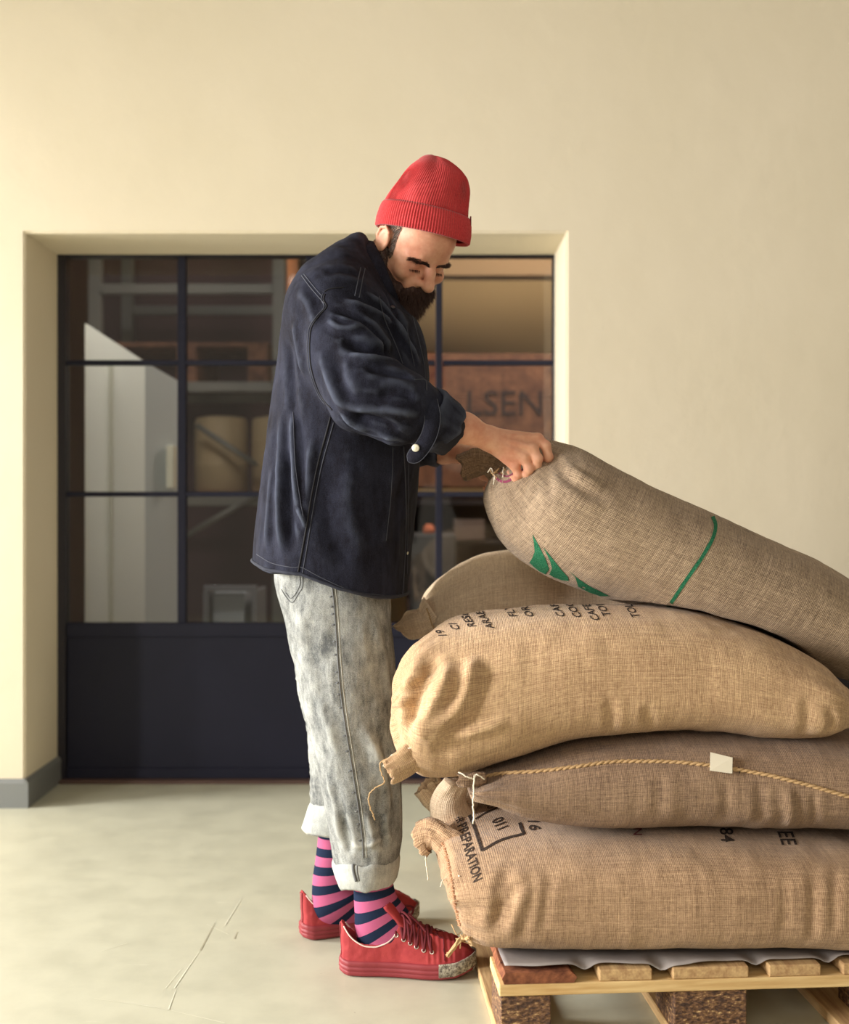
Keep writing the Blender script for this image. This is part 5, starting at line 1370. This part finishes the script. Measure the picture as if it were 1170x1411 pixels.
V, Fc, uv = sock([(463, 1105, 22, 0, .036, 0), (461, 1145, 22, 0, .036, 0), (458, 1180, 23, 2, .035, 0), (456, 1205, 25, 6, .035, 0), (458, 1228, 29, 14, .035, 0), (464, 1243, 34, 24, .035, 0), (474, 1252, 38, 36, .035, .01), (495, 1256, 36, 50, .034, .03), (520, 1258, 26, 70, .03, .06)], 2.88, 590, 24.5, .55)
mesh_obj('sock', V-MO, [f_[::-1] for f_ in Fc], M_SOCK, man, uv=uv, label='far striped sock')

# --- sneakers: local x heel to toe, y to the side (near side negative), z up
def half_w(x): return np.interp(x, [0, .008, .02, .05, .09, .13, .18, .22, .25, .27, .283, .290], [.012, .024, .031, .034, .033, .036, .045, .048, .044, .035, .022, .008])
def toe_lift(x): return np.interp(x, [0, .02, .20, .25, .29], [.004, 0, 0, .004, .016])
def outline(off=0.0, n=120):
    """closed outline of the sole in plan"""
    xs = np.concatenate([np.linspace(0, .29, n//2), np.linspace(.29, 0, n//2)[1:-1]])
    xs2 = .145-.145*np.cos(np.linspace(0, math.pi, n//2)); xs = np.concatenate([xs2, xs2[::-1][1:-1]])
    y = np.concatenate([-half_w(xs2), half_w(xs2[::-1][1:-1])]); p = np.stack([xs, y], 1)
    if off:
        T = np.roll(p, -1, 0)-np.roll(p, 1, 0); T /= np.linalg.norm(T, axis=1)[:, None]; p = p+np.stack([T[:, 1], -T[:, 0]], 1)*off
    return p
def sneaker(name, heel, ang, label):
    root = empty(name, (0, 0, 0), label=label); root.parent = man
    ca, sa = math.cos(ang), math.sin(ang)
    def put(V):
        V = np.asarray(V, float); return np.stack([heel[0]+V[:, 0]*ca-V[:, 1]*sa, heel[1]+V[:, 0]*sa+V[:, 1]*ca, V[:, 2]+.0015], 1)
    def so(nm, V, Fc, m, par=None, **k): return mobj(nm, put(V), Fc, m, par or root, **k)
    # sole, layered
    R = []
    for off, z in ((-.010, 0), (-.002, .0005), (.001, .004), (.0015, .010), (.0002, .0115), (.0025, .013), (.0025, .019), (.0005, .0205), (.002, .022), (.0022, .029), (.0, .0325), (-.006, .033)):
        p = outline(off); R.append(np.stack([p[:, 0], p[:, 1], z+toe_lift(p[:, 0])], 1))
    V, Fc = loft_geo(R); so('rubber_sole', V, Fc, M_RUBBER)
    R = []
    for off, z in ((.0024, .006), (.0042, .007), (.0042, .033), (.0028, .0345), (.001, .034), (.001, .006)):
        p = outline(off); p = p[(p[:, 0] > .212)]; R.append(np.stack([p[:, 0], p[:, 1], z+toe_lift(p[:, 0])*1.05], 1))
    R.append(R[0]); V, Fc = loft_geo(R, False); so('toe_bumper', V, Fc, M_BUMPER)
    # upper
    f = Field(np.arange(-.01, .30, .0022), np.arange(-.06, .06, .0022), np.arange(.012, .16, .0022)); X, Y, Z = f.ax
    top = np.interp(X, [0, .02, .06, .10, .13, .17, .21, .25, .275, .29], [.112, .118, .122, .124, .119, .101, .086, .075, .060, .044]); hw = half_w(X)-.001
    lean = np.clip(1-((Z[None, :]-.02)/(top[:, None]-.008)), 0, 1)
    w_ = hw[:, None]*np.where(Z[None, :] < .02, 1, lean**.42)
    w_ = np.maximum(w_, -.01); f.V = (np.abs(Y)[None, :, None]-w_[:, None, :]).astype(np.float32)*.8
    f.V = np.maximum(f.V, (Z[None, None, :]-top[:, None, None]).astype(np.float32)); f.V = np.maximum(f.V, (-X[:, None, None]-.0+.004-.04*(Z[None, None, :]-.03)).astype(np.float32)); f.V = np.maximum(f.V, (X[:, None, None]-.287).astype(np.float32))
    # ankle opening, dipping at the side
    rim = np.interp(X, [0, .006, .03, .055, .08, .105, .125, .14], [.110, .108, .082, .068, .066, .078, .100, .13])
    f.V = np.maximum(f.V, np.where(X[:, None, None] < .128, (Z[None, None, :]-rim[:, None, None])*.8, -1).astype(np.float32))
    f.ell((.058, 0, .10), (.052, .027, .06), None, .004, 'sub')
    V, Q = f.mesh(2); N = normals(V, Q); V = V+N*((fbm(V*38, 3, 5)*.0022+np.where((V[:, 0] > .19) & (V[:, 0] < .25), np.sin(V[:, 0]*520+V[:, 1]*90)*.0008, 0))*np.clip((V[:, 2]-.03)/.01, 0, 1))[:, None]
    up = so('canvas_upper', V, Q, M_SHOE); W_ = put(V); t = BVHTree.FromPolygons([tuple(q_) for q_ in V.tolist()], [tuple(q_) for q_ in Q.tolist()])
    def on(x, y, z, off=.0008):
        h, nn, i, d = t.find_nearest(Vector((x, y, z))); return np.array(h+nn*off), np.array(nn)
    # piping on the rim, heel strip
    for sd in (-1, 1):
        pts = [on(x, sd*.05, float(np.interp(x, [0, .006, .03, .055, .08, .105, .125], [.110, .108, .082, .068, .066, .078, .100]))-.0005, .0005)[0] for x in np.linspace(.004, .122, 40)]
        pts = np.array(pts)
        for _ in range(12): pts[1:-1] = (pts[:-2]+pts[1:-1]*2+pts[2:])/4
        V2, F2 = tube_geo(curve_pts(pts, 70), .0016, 6); so('rim_piping', V2, F2, M_PIPING)
    pts = [on(-.02, 0, z, .001)[0] for z in np.linspace(.035, .104, 14)]
    R = [np.array([p+[.001, -.007, 0], p+[-.0015, -.006, 0], p+[-.0022, 0, 0], p+[-.0015, .006, 0], p+[.001, .007, 0]]) for p in pts]
    V2, F2 = loft_geo(R, True); so('heel_strip', V2, F2, M_RUBBER)
    # toe cap seam and side stitching
    for x0, dxx in ((.215, .012), (.219, .012)):
        pts = [on(x0+dxx*abs(math.sin(a_)), .06*math.sin(a_), .03+.09*math.cos(a_))[0] for a_ in np.linspace(-1.35, 1.35, 40)]
        V2, F2 = tube_geo(curve_pts(pts, 60), .0008, 5); so('toe_seam', V2, F2, M_LACE)
    # tongue
    R = []
    for i in range(16):
        u = i/15; x = .160-.050*u; z = .096+.062*u; hw_ = .022+.012*u; row = []
        for a_ in np.linspace(-1.1, 1.1, 11): row.append((x-.018*(1-math.cos(a_))-.0, math.sin(a_)*hw_, z-.016*(1-math.cos(a_))))
        row2 = [(q_[0]-.005, q_[1]*.9, q_[2]-.002) for q_ in row[::-1]]; R.append(row+row2)
    V2, F2 = loft_geo(R, True); V2 = V2+fbm(V2*60, 2, 3)[:, None]*.0015; so('tongue', V2, F2, M_SHOE)
    # eyelets and lace
    ex = [.122, .137, .152, .167, .182, .197]; ez = [.084, .077, .070, .064, .058, .053]; E = {}
    for sd in (-1, 1):
        for k, (x, z) in enumerate(zip(ex, ez)):
            p, nn = on(x, sd*.045, z+.006, .0006); E[sd, k] = (p, nn)
            nv_ = Vector(nn); u_ = np.array(nv_.orthogonal().normalized()); v_ = np.cross(nn, u_); a_ = np.linspace(0, 2*math.pi, 16, endpoint=False)
            ringp = p+np.cos(a_)[:, None]*u_*.0037+np.sin(a_)[:, None]*v_*.0037; V2, F2 = tube_geo(ringp, .0013, 6, True); so('eyelet', V2, F2, M_METAL)
    acc = Acc()
    for k in range(6):
        for (a_, b_) in (((-1, k), (1, min(k+1, 5))), ((1, k), (-1, min(k+1, 5)))) if k < 5 else (((-1, k), (1, k)),):
            p0, n0 = E[a_]; p1, n1 = E[b_]; m_ = (p0+p1)/2; tp, tn = on(m_[0], m_[1], m_[2]+.05, .005)
            q0 = on(*((p0*.7+tp*.3)), .004)[0]; q1 = on(*((p1*.7+tp*.3)), .004)[0]
            V2, F2 = tube_geo(curve_pts([p0, q0, tp, q1, p1], 18), .0034, 6); V2 = V2; acc.add(put(V2), F2)
    o_ = acc.build('lacing', M_LACE, None); o_.parent = root; o_.location = Vector(-MO); 
    acc = Acc(); bc, _ = on(.128, 0, .13, .006)
    for lp in ([(0, 0, 0), (.010, -.020, .012), (.026, -.034, .002), (.028, -.026, -.012), (.010, -.008, -.002), (0, 0, 0)], [(0, 0, 0), (.012, .018, .012), (.028, .034, .004), (.024, .022, -.008), (.008, .006, 0), (0, 0, 0)],
               [(0, 0, 0), (.012, -.026, .004), (.016, -.037, -.018), (.014, -.041, -.038)], [(0, 0, 0), (.022, -.012, .003), (.044, -.020, -.012), (.060, -.026, -.028)]):
        V2, F2 = tube_geo(curve_pts([bc+np.array(q_) for q_ in lp], 30), .0026, 6); acc.add(put(V2), F2)
    o_ = acc.build('lace_bow', M_LACE, None); o_.parent = root; o_.location = Vector(-MO)
    return root
sneaker('sneaker', (-.182, 2.674), math.radians(-3), 'near red canvas sneaker with worn grey toe bumper')
sneaker('sneaker', (-.288, 2.878), math.radians(22), 'far red canvas sneaker')
